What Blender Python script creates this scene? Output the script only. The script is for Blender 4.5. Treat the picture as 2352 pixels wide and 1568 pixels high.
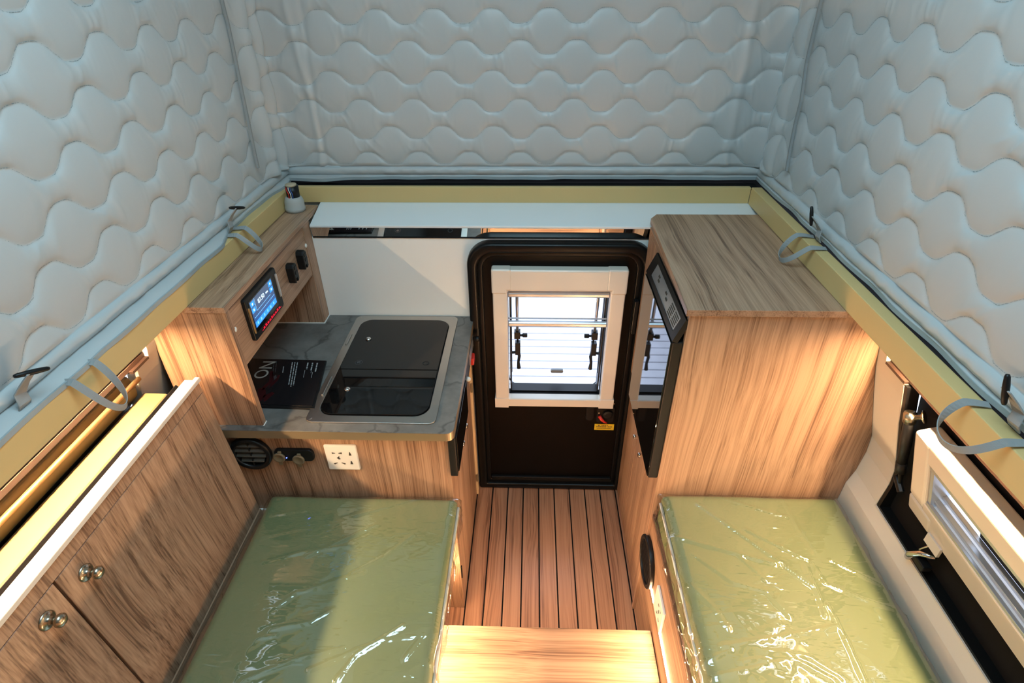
import bpy, bmesh, math, random
import numpy as np
from mathutils import Vector, Matrix

for o in list(bpy.data.objects):
    bpy.data.objects.remove(o)
scene = bpy.context.scene
COL = scene.collection
random.seed(5)

# ------------------------------------------------------------------ camera
FPX, PITCH, YAW, ROLL = 1283.0, 33.65, 2.227, -0.6
CAM = np.array([0.0, 0.0, 2.0])
_p, _y, _r = (math.radians(a) for a in (PITCH, YAW, ROLL))
FW = np.array([-math.sin(_y) * math.cos(_p), math.cos(_y) * math.cos(_p), -math.sin(_p)])
RT = np.array([math.cos(_y), math.sin(_y), 0.0])
UP = np.cross(RT, FW)
RT, UP = RT * math.cos(_r) + UP * math.sin(_r), -RT * math.sin(_r) + UP * math.cos(_r)
cd = bpy.data.cameras.new('camera')
cam = bpy.data.objects.new('camera', cd)
COL.objects.link(cam)
cd.sensor_width = 36.0
cd.lens = FPX / 2352 * 36.0
cd.clip_start = 0.02
M = Matrix(((RT[0], UP[0], -FW[0], CAM[0]), (RT[1], UP[1], -FW[1], CAM[1]), (RT[2], UP[2], -FW[2], CAM[2]), (0, 0, 0, 1)))
cam.matrix_world = M
scene.camera = cam

def at(px, py, axis, val):
    """the point where the sight line of a photo pixel meets a plane of the room"""
    d = RT * (px - 1176) / FPX - UP * (py - 784) / FPX + FW
    t = (val - CAM[axis]) / d[axis]
    return CAM + t * d

# ------------------------------------------------------------------ world, lights, exposure
world = bpy.data.worlds.new('world')
scene.world = world
world.use_nodes = True
bg = world.node_tree.nodes['Background']
bg.inputs[0].default_value = (0.70, 0.82, 1.0, 1)
bg.inputs[1].default_value = 3.2

def area(name, loc, rot, sx, sy, power, color):
    l = bpy.data.lights.new(name, 'AREA')
    l.shape = 'RECTANGLE'; l.size = sx; l.size_y = sy
    l.energy = power; l.color = color
    o = bpy.data.objects.new(name, l)
    o.location = loc; o.rotation_euler = rot
    COL.objects.link(o)
    return o
# daylight coming down through the roof hatch
area('roof_hatch_offscreen', (-0.05, 0.55, 2.70), (0, 0, 0), 0.86, 0.86, 18.0, (0.48, 0.86, 1.0))
LED_RAIL, LED_BENCH = 610.0, 560.0
WARM = (1.0, 0.66, 0.36)
scene.view_settings.view_transform = 'Standard'
scene.view_settings.look = 'None'
scene.view_settings.exposure = 0.0
scene.view_settings.gamma = 1.0
scene.view_settings.use_curve_mapping = False

# ------------------------------------------------------------------ materials
def new_mat(name):
    m = bpy.data.materials.new(name); m.use_nodes = True
    nt = m.node_tree
    return m, nt, nt.nodes['Principled BSDF'], nt.nodes.new

def plain(name, col, rough=0.5, metal=0.0, bump=0.0, bscale=200.0, coat=0.0, spec=0.5, var=0.06, trans=0.0, sheen=0.0):
    m, nt, b, N = new_mat(name)
    tc = N('ShaderNodeTexCoord')
    nz = N('ShaderNodeTexNoise'); nz.inputs['Scale'].default_value = 9.0; nz.inputs['Detail'].default_value = 4
    nt.links.new(tc.outputs['Object'], nz.inputs['Vector'])
    mx = N('ShaderNodeMix'); mx.data_type = 'RGBA'
    mx.inputs[6].default_value = (*[max(0, c * (1 - var)) for c in col], 1)
    mx.inputs[7].default_value = (*[min(1, c * (1 + var)) for c in col], 1)
    nt.links.new(nz.outputs['Fac'], mx.inputs[0]); nt.links.new(mx.outputs[2], b.inputs['Base Color'])
    b.inputs['Roughness'].default_value = rough; b.inputs['Metallic'].default_value = metal
    b.inputs['Coat Weight'].default_value = coat; b.inputs['Coat Roughness'].default_value = 0.06
    b.inputs['Specular IOR Level'].default_value = spec
    b.inputs['Transmission Weight'].default_value = trans
    b.inputs['Sheen Weight'].default_value = sheen
    if bump:
        n2 = N('ShaderNodeTexNoise'); n2.inputs['Scale'].default_value = bscale; n2.inputs['Detail'].default_value = 3
        nt.links.new(tc.outputs['Object'], n2.inputs['Vector'])
        bp = N('ShaderNodeBump'); bp.inputs['Strength'].default_value = bump; bp.inputs['Distance'].default_value = 0.002
        nt.links.new(n2.outputs['Fac'], bp.inputs['Height']); nt.links.new(bp.outputs[0], b.inputs['Normal'])
    return m

def emit(name, col, s):
    m, nt, b, N = new_mat(name)
    b.inputs['Base Color'].default_value = (*col, 1)
    b.inputs['Emission Color'].default_value = (*col, 1)
    b.inputs['Emission Strength'].default_value = s
    return m

def wood(name, axis, dark=(0.155, 0.080, 0.046), mid=(0.320, 0.185, 0.112), light=(0.45, 0.280, 0.178), rough=0.42, fine=1.0):
    m, nt, b, N = new_mat(name)
    L = nt.links.new
    tc = N('ShaderNodeTexCoord')
    oi = N('ShaderNodeObjectInfo')
    off = N('ShaderNodeVectorMath'); off.operation = 'SCALE'; off.inputs[3].default_value = 7.0
    cmb = N('ShaderNodeCombineXYZ')
    for i in range(3): L(oi.outputs['Random'], cmb.inputs[i])
    L(cmb.outputs[0], off.inputs[0])
    addo = N('ShaderNodeVectorMath'); addo.operation = 'ADD'
    L(tc.outputs['Object'], addo.inputs[0]); L(off.outputs[0], addo.inputs[1])
    # slow warp so that the figure bends
    wn = N('ShaderNodeTexNoise'); wn.inputs['Scale'].default_value = 2.4; wn.inputs['Detail'].default_value = 1
    L(addo.outputs[0], wn.inputs['Vector'])
    ws = N('ShaderNodeVectorMath'); ws.operation = 'SCALE'; ws.inputs[3].default_value = 0.035
    L(wn.outputs['Color'], ws.inputs[0])
    ad2 = N('ShaderNodeVectorMath'); ad2.operation = 'ADD'
    L(addo.outputs[0], ad2.inputs[0]); L(ws.outputs[0], ad2.inputs[1])
    def mapped(s_along, s_across):
        mp = N('ShaderNodeMapping')
        sc = [s_across] * 3; sc['xyz'.index(axis)] = s_along
        mp.inputs['Scale'].default_value = sc
        L(ad2.outputs[0], mp.inputs['Vector'])
        return mp
    n1 = N('ShaderNodeTexNoise'); n1.inputs['Scale'].default_value = 1.0; n1.inputs['Detail'].default_value = 3
    L(mapped(0.45, 42).outputs[0], n1.inputs['Vector'])
    n2 = N('ShaderNodeTexNoise'); n2.inputs['Scale'].default_value = 1.0; n2.inputs['Detail'].default_value = 2
    L(mapped(1.2, 250 * fine).outputs[0], n2.inputs['Vector'])
    n3 = N('ShaderNodeTexNoise'); n3.inputs['Scale'].default_value = 1.0; n3.inputs['Detail'].default_value = 2
    L(mapped(0.6, 9).outputs[0], n3.inputs['Vector'])
    a = N('ShaderNodeMath'); a.operation = 'MULTIPLY_ADD'; a.inputs[1].default_value = 0.40
    L(n1.outputs['Fac'], a.inputs[0])
    c = N('ShaderNodeMath'); c.operation = 'MULTIPLY'; c.inputs[1].default_value = 0.42
    L(n2.outputs['Fac'], c.inputs[0]); L(c.outputs[0], a.inputs[2])
    d = N('ShaderNodeMath'); d.operation = 'MULTIPLY_ADD'; d.inputs[1].default_value = 0.18
    L(n3.outputs['Fac'], d.inputs[0]); L(a.outputs[0], d.inputs[2])
    cr = N('ShaderNodeValToRGB')
    e = cr.color_ramp.elements
    e[0].position = 0.385; e[0].color = (*dark, 1)
    e[1].position = 0.60; e[1].color = (*light, 1)
    k = cr.color_ramp.elements.new(0.47); k.color = (*mid, 1)
    L(d.outputs[0], cr.inputs[0]); L(cr.outputs[0], b.inputs['Base Color'])
    b.inputs['Roughness'].default_value = rough
    bp = N('ShaderNodeBump'); bp.inputs['Strength'].default_value = 0.12; bp.inputs['Distance'].default_value = 0.001
    L(n2.outputs['Fac'], bp.inputs['Height']); L(bp.outputs[0], b.inputs['Normal'])
    return m

WX, WY, WZ = wood('laminate_grain_x', 'x'), wood('laminate_grain_y', 'y'), wood('laminate_grain_z', 'z')
TEAK = wood('teak_plank', 'y', dark=(0.22, 0.10, 0.055), mid=(0.40, 0.195, 0.110), light=(0.48, 0.25, 0.145), rough=0.30, fine=0.7)
BROWNTRIM = wood('walnut_profile', 'y', dark=(0.020, 0.011, 0.008), mid=(0.034, 0.019, 0.014), light=(0.046, 0.026, 0.019), rough=0.35)
BROWNEDGE = wood('brown_edge_board', 'y', dark=(0.08, 0.04, 0.026), mid=(0.13, 0.07, 0.045), light=(0.18, 0.10, 0.065))
PINE = plain('raw_pine_edge', (0.72, 0.50, 0.28), 0.6)
BLACK = plain('black_plastic', (0.006, 0.006, 0.0065), 0.40, spec=0.3)
BLACKRUB = plain('black_rubber', (0.005, 0.005, 0.005), 0.30, bump=0.10, bscale=400, spec=0.2)
BLACKMATT = plain('black_matt', (0.006, 0.005, 0.005), 0.8, spec=0.2)
GLASSBLK = plain('black_glass', (0.003, 0.003, 0.0035), 0.03, spec=0.5)
CREAM = plain('cream_abs', (0.74, 0.66, 0.57), 0.25, var=0.02)
CREAMW = plain('cream_wall', (0.70, 0.63, 0.54), 0.45, var=0.02)
WHITEW = plain('white_wall_panel', (0.86, 0.83, 0.78), 0.45, var=0.02)
WHITEB = plain('white_beam', (0.76, 0.76, 0.75), 0.4, var=0.02)
WHITEP = plain('white_plastic', (0.78, 0.75, 0.69), 0.3, var=0.01)
YELLOW = plain('sand_yellow_enamel', (0.64, 0.46, 0.20), 0.42, var=0.03)
BEIGE = plain('tan_lacquer', (0.21, 0.145, 0.068), 0.4, var=0.03)
BRASS = plain('brass_trim', (0.62, 0.42, 0.20), 0.36, metal=0.9)
BRONZE = plain('bronze_edge', (0.30, 0.23, 0.14), 0.35, metal=0.5)
STEEL = plain('brushed_steel', (0.50, 0.48, 0.45), 0.32, metal=1.0, bump=0.08, bscale=500)
CHROME = plain('chrome', (0.72, 0.71, 0.69), 0.12, metal=1.0, var=0.01)
NICKEL = plain('aged_nickel', (0.45, 0.40, 0.31), 0.25, metal=1.0)
ALU = plain('aluminium', (0.60, 0.62, 0.65), 0.3, metal=0.8)
GREYTAPE = plain('grey_webbing', (0.30, 0.31, 0.31), 0.8, bump=0.3, bscale=600)
BINDING = plain('grey_binding', (0.33, 0.37, 0.38), 0.75, bump=0.3, bscale=700)
GREYPVC = plain('grey_pvc', (0.42, 0.42, 0.40), 0.55)
RED = plain('red_plastic', (0.62, 0.025, 0.015), 0.35)
YSTICK = plain('yellow_sticker', (0.75, 0.50, 0.02), 0.5)
INK = plain('dark_ink', (0.05, 0.04, 0.03), 0.6)
PAPERW = plain('pale_print', (0.30, 0.30, 0.30), 0.5)
TITLEW = plain('title_print', (0.42, 0.41, 0.37), 0.5)
REDPRINT = plain('dark_red_print', (0.032, 0.003, 0.005), 0.35)
GREYPRINT = plain('dark_grey_print', (0.045, 0.045, 0.05), 0.4)
COVER = plain('black_cover', (0.008, 0.008, 0.010), 0.22, coat=0.3)
LIT_OLIVE = plain('lit_olive_rubber', (0.16, 0.12, 0.05), 0.4)  # olive tone puts the warm led light into the colour
BLUETINT = plain('blue_acrylic_edge', (0.05, 0.12, 0.36), 0.2)
CONCRETE = plain('concrete_ground', (0.78, 0.78, 0.80), 0.9, var=0.08)
DECKM = plain('deck_board', (0.66, 0.65, 0.68), 0.8, var=0.15)
CEILM = plain('ceiling_white', (0.62, 0.66, 0.66), 0.6, var=0.02)
CAULK = plain('white_caulk', (0.75, 0.73, 0.70), 0.5)
LEDM = emit('led_bench_warm', WARM, LED_BENCH)
LEDR = emit('led_rail_warm', WARM, LED_RAIL)

def marble():
    m, nt, b, N = new_mat('grey_marble_laminate'); L = nt.links.new
    tc = N('ShaderNodeTexCoord')
    n1 = N('ShaderNodeTexNoise'); n1.inputs['Scale'].default_value = 7; n1.inputs['Detail'].default_value = 8; n1.inputs['Roughness'].default_value = 0.65
    L(tc.outputs['Object'], n1.inputs['Vector'])
    cr = N('ShaderNodeValToRGB'); e = cr.color_ramp.elements
    e[0].position = 0.3; e[0].color = (0.082, 0.078, 0.072, 1); e[1].position = 0.75; e[1].color = (0.22, 0.21, 0.195, 1)
    L(n1.outputs['Fac'], cr.inputs[0])
    wv = N('ShaderNodeTexVoronoi'); wv.feature = 'DISTANCE_TO_EDGE'; wv.inputs['Scale'].default_value = 6.5
    dn = N('ShaderNodeTexNoise'); dn.inputs['Scale'].default_value = 5; dn.inputs['Detail'].default_value = 5
    L(tc.outputs['Object'], dn.inputs['Vector'])
    mxv = N('ShaderNodeMix'); mxv.data_type = 'VECTOR'; mxv.inputs[0].default_value = 0.22
    L(tc.outputs['Object'], mxv.inputs[4]); L(dn.outputs['Color'], mxv.inputs[5]); L(mxv.outputs[1], wv.inputs['Vector'])
    r2 = N('ShaderNodeValToRGB'); e = r2.color_ramp.elements
    e[0].position = 0.0; e[0].color = (0.30, 0.30, 0.30, 1); e[1].position = 0.035; e[1].color = (1, 1, 1, 1)
    L(wv.outputs['Distance'], r2.inputs[0])
    mm = N('ShaderNodeMix'); mm.data_type = 'RGBA'; mm.blend_type = 'MULTIPLY'; mm.inputs[0].default_value = 0.7
    L(cr.outputs[0], mm.inputs[6]); L(r2.outputs[0], mm.inputs[7]); L(mm.outputs[2], b.inputs['Base Color'])
    b.inputs['Roughness'].default_value = 0.32
    return m
MARBLE = marble()

def fabric():
    m, nt, b, N = new_mat('quilted_satin'); L = nt.links.new
    tc = N('ShaderNodeTexCoord')
    n1 = N('ShaderNodeTexNoise'); n1.inputs['Scale'].default_value = 700; n1.inputs['Detail'].default_value = 2
    L(tc.outputs['Object'], n1.inputs['Vector'])
    bp = N('ShaderNodeBump'); bp.inputs['Strength'].default_value = 0.08; bp.inputs['Distance'].default_value = 0.001
    L(n1.outputs['Fac'], bp.inputs['Height']); L(bp.outputs[0], b.inputs['Normal'])
    b.inputs['Base Color'].default_value = (0.47, 0.487, 0.487, 1)
    b.inputs['Roughness'].default_value = 0.40
    b.inputs['Sheen Weight'].default_value = 0.35
    b.inputs['Sheen Roughness'].default_value = 0.4
    return m
FABRIC = fabric()
THREAD = plain('grey_thread', (0.24, 0.29, 0.30), 0.7)
VINYL = plain('sage_green_vinyl', (0.200, 0.240, 0.118), 0.5, var=0.03)
PIPE = plain('white_piping', (0.72, 0.70, 0.64), 0.45)

def film():
    m = bpy.data.materials.new('clear_plastic_film'); m.use_nodes = True
    nt = m.node_tree; nt.nodes.clear(); N = nt.nodes.new; L = nt.links.new
    out = N('ShaderNodeOutputMaterial')
    tr = N('ShaderNodeBsdfTransparent'); tr.inputs[0].default_value = (0.97, 0.98, 0.97, 1)
    gl = N('ShaderNodeBsdfGlossy'); gl.inputs['Roughness'].default_value = 0.05
    tc = N('ShaderNodeTexCoord')
    mp = N('ShaderNodeMapping'); mp.inputs['Rotation'].default_value = (0, 0, 0.6); mp.inputs['Scale'].default_value = (1, 4.0, 1)
    L(tc.outputs['Object'], mp.inputs['Vector'])
    nz = N('ShaderNodeTexNoise'); nz.noise_type = 'RIDGED_MULTIFRACTAL'; nz.inputs['Scale'].default_value = 17; nz.inputs['Detail'].default_value = 7; nz.inputs['Roughness'].default_value = 0.55; nz.inputs['Distortion'].default_value = 0.8
    L(mp.outputs[0], nz.inputs['Vector'])
    bp = N('ShaderNodeBump'); bp.inputs['Strength'].default_value = 0.5; bp.inputs['Distance'].default_value = 0.0025
    L(nz.outputs['Fac'], bp.inputs['Height']); L(bp.outputs[0], gl.inputs['Normal'])
    fr = N('ShaderNodeLayerWeight'); fr.inputs[0].default_value = 0.5
    L(bp.outputs[0], fr.inputs['Normal'])
    pw = N('ShaderNodeMath'); pw.operation = 'POWER'; pw.inputs[1].default_value = 3.2; L(fr.outputs['Facing'], pw.inputs[0])
    mul = N('ShaderNodeMath'); mul.operation = 'MULTIPLY_ADD'; mul.inputs[1].default_value = 0.85; mul.inputs[2].default_value = 0.16; mul.use_clamp = True
    L(pw.outputs[0], mul.inputs[0])
    mx = N('ShaderNodeMixShader')
    L(mul.outputs[0], mx.inputs[0]); L(tr.outputs[0], mx.inputs[1]); L(gl.outputs[0], mx.inputs[2]); L(mx.outputs[0], out.inputs[0])
    return m
FILM = film()

def clear_glass(name, tint, ior=1.45, rough=0.02):
    m = bpy.data.materials.new(name); m.use_nodes = True
    nt = m.node_tree; nt.nodes.clear(); N = nt.nodes.new; L = nt.links.new
    out = N('ShaderNodeOutputMaterial')
    tr = N('ShaderNodeBsdfTransparent'); tr.inputs[0].default_value = (*tint, 1)
    gl = N('ShaderNodeBsdfGlossy'); gl.inputs['Roughness'].default_value = rough
    fr = N('ShaderNodeLayerWeight'); fr.inputs[0].default_value = 0.5
    pw = N('ShaderNodeMath'); pw.operation = 'POWER'; pw.inputs[1].default_value = 4.0; L(fr.outputs['Facing'], pw.inputs[0])
    ml = N('ShaderNodeMath'); ml.operation = 'MULTIPLY_ADD'; ml.inputs[1].default_value = 0.5; ml.inputs[2].default_value = 0.03; L(pw.outputs[0], ml.inputs[0])
    mx = N('ShaderNodeMixShader')
    L(ml.outputs[0], mx.inputs[0]); L(tr.outputs[0], mx.inputs[1]); L(gl.outputs[0], mx.inputs[2]); L(mx.outputs[0], out.inputs[0])
    return m
PANE = clear_glass('clear_acrylic', (0.96, 0.97, 1.0))
MIRROR = plain('polished_mirror', (0.86, 0.85, 0.83), 0.02, metal=1.0, var=0.0)

def screen_mat():
    m, nt, b, N = new_mat('lit_blue_screen'); L = nt.links.new
    tc = N('ShaderNodeTexCoord'); sp = N('ShaderNodeSeparateXYZ')
    L(tc.outputs['Object'], sp.inputs[0])
    mr = N('ShaderNodeMapRange'); mr.inputs[1].default_value = 0.03; mr.inputs[2].default_value = 0.12
    L(sp.outputs[2], mr.inputs[0])
    cr = N('ShaderNodeValToRGB'); e = cr.color_ramp.elements
    e[0].position = 0.0; e[0].color = (0.01, 0.16, 0.60, 1); e[1].position = 1.0; e[1].color = (0.10, 0.15, 0.24, 1)
    k = cr.color_ramp.elements.new(0.45); k.color = (0.055, 0.12, 0.30, 1)
    L(mr.outputs[0], cr.inputs[0]); L(cr.outputs[0], b.inputs['Emission Color'])
    b.inputs['Emission Strength'].default_value = 0.9
    b.inputs['Base Color'].default_value = (0.01, 0.01, 0.015, 1); b.inputs['Roughness'].default_value = 0.15
    return m
SCREEN = screen_mat()
SCRLIGHT = emit('screen_pale_blue', (0.25, 0.62, 1.0), 0.85)
SCRBAR = emit('screen_bar_blue', (0.04, 0.33, 0.95), 0.85)
SCRTEXT = emit('screen_text', (0.75, 0.9, 1.0), 0.9)
SCRRED = emit('screen_red', (0.85, 0.01, 0.04), 0.7)
BLUELED = emit('tiny_blue_led', (0.1, 0.15, 1.0), 6.0)

# ------------------------------------------------------------------ mesh helpers
ROOT = {}
def root_loc(o):
    while o.parent is not None: o = o.parent
    return ROOT.get(o.name, (0, 0, 0))

def rrect(cx, cy, w, h, r, n=5):
    pts = []
    for (sx, sy, a0) in ((1, 1, 0), (-1, 1, 90), (-1, -1, 180), (1, -1, 270)):
        for i in range(n + 1):
            a = math.radians(a0 + 90 * i / n)
            pts.append((cx + sx * (w / 2 - r) + r * math.cos(a), cy + sy * (h / 2 - r) + r * math.sin(a)))
    return pts

class MB:
    def __init__(s): s.v = []; s.f = []
    def add(s, vs, fs):
        k = len(s.v); s.v += [tuple(map(float, q)) for q in vs]; s.f += [tuple(i + k for i in f) for f in fs]; return s
    def box(s, x0, x1, y0, y1, z0, z1):
        vs = [(x, y, z) for x in (x0, x1) for y in (y0, y1) for z in (z0, z1)]
        return s.add(vs, [(0, 1, 3, 2), (4, 6, 7, 5), (0, 4, 5, 1), (2, 3, 7, 6), (0, 2, 6, 4), (1, 5, 7, 3)])
    @staticmethod
    def _p(axis, a, q):
        return {'x': (a, q[0], q[1]), 'y': (q[0], a, q[1]), 'z': (q[0], q[1], a)}[axis]
    def prism(s, poly, axis, a0, a1):
        n = len(poly)
        vs = [s._p(axis, a0, q) for q in poly] + [s._p(axis, a1, q) for q in poly]
        fs = [tuple(range(n)), tuple(range(2 * n - 1, n - 1, -1))] + [(i, (i + 1) % n, n + (i + 1) % n, n + i) for i in range(n)]
        return s.add(vs, fs)
    def ring(s, outer, inner, axis, a0, a1):
        n = len(outer)
        vs = [s._p(axis, a, q) for a in (a0, a1) for P in (outer, inner) for q in P]
        fs = []
        for i in range(n):
            j = (i + 1) % n
            fs += [(i, j, n + j, n + i), (2 * n + i, 3 * n + i, 3 * n + j, 2 * n + j), (i, 2 * n + i, 2 * n + j, j), (n + i, n + j, 3 * n + j, 3 * n + i)]
        return s.add(vs, fs)
    def tube(s, pts, r, n=10, closed=False, rs=None):
        P = [Vector(p) for p in pts]; m = len(P); vs = []; fs = []
        up = None
        for i, p in enumerate(P):
            t = (P[(i + 1) % m] - P[i - 1]) if closed else (P[min(i + 1, m - 1)] - P[max(i - 1, 0)])
            t.normalize()
            if up is None:
                up = t.orthogonal().normalized()
            up = (up - t * up.dot(t)).normalized(); b = t.cross(up)
            rr = rs[i] if rs else r
            for k in range(n):
                a = 2 * math.pi * k / n
                vs.append(p + (up * math.cos(a) + b * math.sin(a)) * rr)
        for i in range(m if closed else m - 1):
            j = (i + 1) % m
            for k in range(n):
                l = (k + 1) % n
                fs.append((i * n + k, i * n + l, j * n + l, j * n + k))
        if not closed:
            fs += [tuple(range(n - 1, -1, -1)), tuple((m - 1) * n + k for k in range(n))]
        return s.add(vs, fs)
    def lathe(s, base, axis_dir, prof, n=20):
        """prof: list of (distance along axis, radius)"""
        d = Vector(axis_dir).normalized(); u = d.orthogonal().normalized(); w = d.cross(u); B = Vector(base)
        vs = []; fs = []; m = len(prof)
        for (h, r) in prof:
            for k in range(n):
                a = 2 * math.pi * k / n
                vs.append(B + d * h + (u * math.cos(a) + w * math.sin(a)) * max(r, 1e-5))
        for i in range(m - 1):
            for k in range(n):
                l = (k + 1) % n
                fs.append((i * n + k, i * n + l, (i + 1) * n + l, (i + 1) * n + k))
        fs += [tuple(range(n - 1, -1, -1)), tuple((m - 1) * n + k for k in range(n))]
        return s.add(vs, fs)
    def strip(s, pts, nrm, width, th):
        """flat band following pts; nrm[i] gives the direction of its width"""
        P = [Vector(p) for p in pts]; m = len(P); vs = []
        for i, p in enumerate(P):
            t = (P[min(i + 1, m - 1)] - P[max(i - 1, 0)]).normalized()
            w = Vector(nrm[i]); w = (w - t * w.dot(t)).normalized(); h = t.cross(w)
            for a, b in ((-1, -1), (1, -1), (1, 1), (-1, 1)):
                vs.append(p + w * (a * width / 2) + h * (b * th / 2))
        fs = []
        for i in range(m - 1):
            for k in range(4):
                l = (k + 1) % 4
                fs.append((i * 4 + k, i * 4 + l, i * 4 + 4 + l, i * 4 + 4 + k))
        fs += [(3, 2, 1, 0), tuple((m - 1) * 4 + k for k in range(4))]
        return s.add(vs, fs)
    def xform(s, fn):
        s.v = [tuple(fn(q)) for q in s.v]; return s
    def build(s, name, mat, parent=None, bevel=0.0, segs=2, smooth=False, base=None):
        if parent is not None: L = root_loc(parent)
        else:
            a = np.array(s.v)
            L = base or ((a[:, 0].min() + a[:, 0].max()) / 2, (a[:, 1].min() + a[:, 1].max()) / 2, a[:, 2].min())
        me = bpy.data.meshes.new(name)
        me.from_pydata([(x - L[0], y - L[1], z - L[2]) for x, y, z in s.v], [], s.f)
        bm = bmesh.new(); bm.from_mesh(me); bmesh.ops.recalc_face_normals(bm, faces=bm.faces); bm.to_mesh(me); bm.free()
        me.materials.append(mat)
        o = bpy.data.objects.new(name, me); COL.objects.link(o)
        if parent is not None: o.parent = parent
        else:
            o.location = L; ROOT[o.name] = tuple(L)
        if smooth:
            for p in me.polygons: p.use_smooth = True
        if bevel:
            b = o.modifiers.new('bevel', 'BEVEL'); b.width = bevel; b.segments = segs; b.limit_method = 'ANGLE'; b.angle_limit = math.radians(40)
            b.harden_normals = False
        return o

def tag(o, label=None, cat=None, group=None, kind=None):
    if label: o['label'] = label
    if cat: o['category'] = cat
    if group: o['group'] = group
    if kind: o['kind'] = kind
    return o
def thing(name, loc, label, cat, group=None, kind=None):
    o = bpy.data.objects.new(name, None); o.empty_display_size = 0.05
    COL.objects.link(o); o.location = loc; ROOT[o.name] = tuple(loc)
    return tag(o, label, cat, group, kind)
def struct(o): o['kind'] = 'structure'; return o

def vnoise(x, y, seed=0):
    """smooth value noise on numpy arrays, range -1..1"""
    xi = np.floor(x).astype(np.int64); yi = np.floor(y).astype(np.int64)
    fx = x - xi; fy = y - yi
    fx = fx * fx * (3 - 2 * fx); fy = fy * fy * (3 - 2 * fy)
    def h(a, b):
        n = (a * 374761393 + b * 668265263 + seed * 974634777) & 0xffffffff
        n = ((n ^ (n >> 13)) * 1274126177) & 0xffffffff
        return ((n ^ (n >> 16)) & 0xffff) / 32767.5 - 1
    return (h(xi, yi) * (1 - fx) + h(xi + 1, yi) * fx) * (1 - fy) + (h(xi, yi + 1) * (1 - fx) + h(xi + 1, yi + 1) * fx) * fy

def grid_mesh(name, X, Y, Z, mat, parent=None, flip=False):
    """X,Y,Z: 2-D arrays of world points"""
    r, c = X.shape
    L = root_loc(parent) if parent is not None else (float(X.mean()), float(Y.mean()), float(Z.min()))
    co = np.stack([X - L[0], Y - L[1], Z - L[2]], -1).reshape(-1, 3).astype(np.float32)
    i = np.arange((r - 1) * (c - 1)); a = (i // (c - 1)) * c + i % (c - 1)
    q = np.stack([a, a + 1, a + c + 1, a + c], 1)
    if flip: q = q[:, ::-1]
    me = bpy.data.meshes.new(name)
    me.vertices.add(len(co)); me.vertices.foreach_set('co', co.ravel())
    me.loops.add(q.size); me.loops.foreach_set('vertex_index', q.ravel().astype(np.int32))
    me.polygons.add(len(q)); me.polygons.foreach_set('loop_start', np.arange(0, q.size, 4, dtype=np.int32))
    me.polygons.foreach_set('use_smooth', np.ones(len(q), dtype=bool))
    me.update(calc_edges=True); me.validate()
    me.materials.append(mat)
    o = bpy.data.objects.new(name, me); COL.objects.link(o)
    if parent is not None: o.parent = parent
    else: o.location = L; ROOT[o.name] = tuple(L)
    return o

def text_mesh(name, s, size, origin, xdir, updir, mat, parent, ext=0.0004):
    cu = bpy.data.curves.new(name + '_c', 'FONT'); cu.body = s; cu.size = size; cu.extrude = ext
    tmp = bpy.data.objects.new(name + '_t', cu); COL.objects.link(tmp)
    me0 = bpy.data.meshes.new_from_object(tmp)
    bpy.data.objects.remove(tmp); bpy.data.curves.remove(cu)
    xd, ud = Vector(xdir).normalized(), Vector(updir).normalized(); nd = xd.cross(ud)
    L = Vector(root_loc(parent))
    for v in me0.vertices:
        c = v.co.copy(); v.co = Vector(origin) + xd * c.x + ud * c.y + nd * c.z - L
    me0.materials.clear(); me0.materials.append(mat); me0.name = name
    o = bpy.data.objects.new(name, me0); COL.objects.link(o); o.parent = parent
    return o

# ------------------------------------------------------------------ main dimensions (metres)
XM = -0.0475                      # centre line of the cabin
RAILH = 0.8125                    # half width between the rails
YB = 1.812                        # face of the rear wall
YF = 1.19                         # front face of kitchen and fridge cabinets
ZTOP = 1.303                      # underside of rails, top of tall cabinets
CT = 0.907                        # countertop
BZ = 0.54                         # bench top
ZML, ZMR = 0.645, 0.668           # mattress tops
YN = -0.12                        # front bulkhead face
PROF = [(1.37, .945), (1.24, .938), (1.2, .934), (1.13, .948), (1.047, .9715), (.89, 1.02), (.83, 1.0255), (.75, 1.02), (.70, 1.0075), (.62, 1.006), (.55, 1.005), (0.0, 1.0)]
def half(z):
    zs = [p[0] for p in PROF][::-1]; hs = [p[1] for p in PROF][::-1]
    return float(np.interp(z, zs, hs))

# ------------------------------------------------------------------ setting: floor
fb = MB().box(-1.06, 0.98, YN - 0.05, YB + 0.03, -0.04, -0.0015)
floor = struct(fb.build('floor', BLACKMATT))
tag(floor, 'teak plank floor with black joints in the aisle')
pk = None
for i in range(-6, 10):
    x0 = -0.234 + 0.0702 * i
    x1 = min(x0 + 0.0702, 0.410)
    if x1 - x0 < 0.01: continue
    m = MB().box(x0 + 0.0027, x1 - (0.0027 if x1 < 0.4 else 0), 0.30, YB, -0.003, 0.0)
    m.build('plank', TEAK, floor, bevel=0.0008, segs=1)

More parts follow.
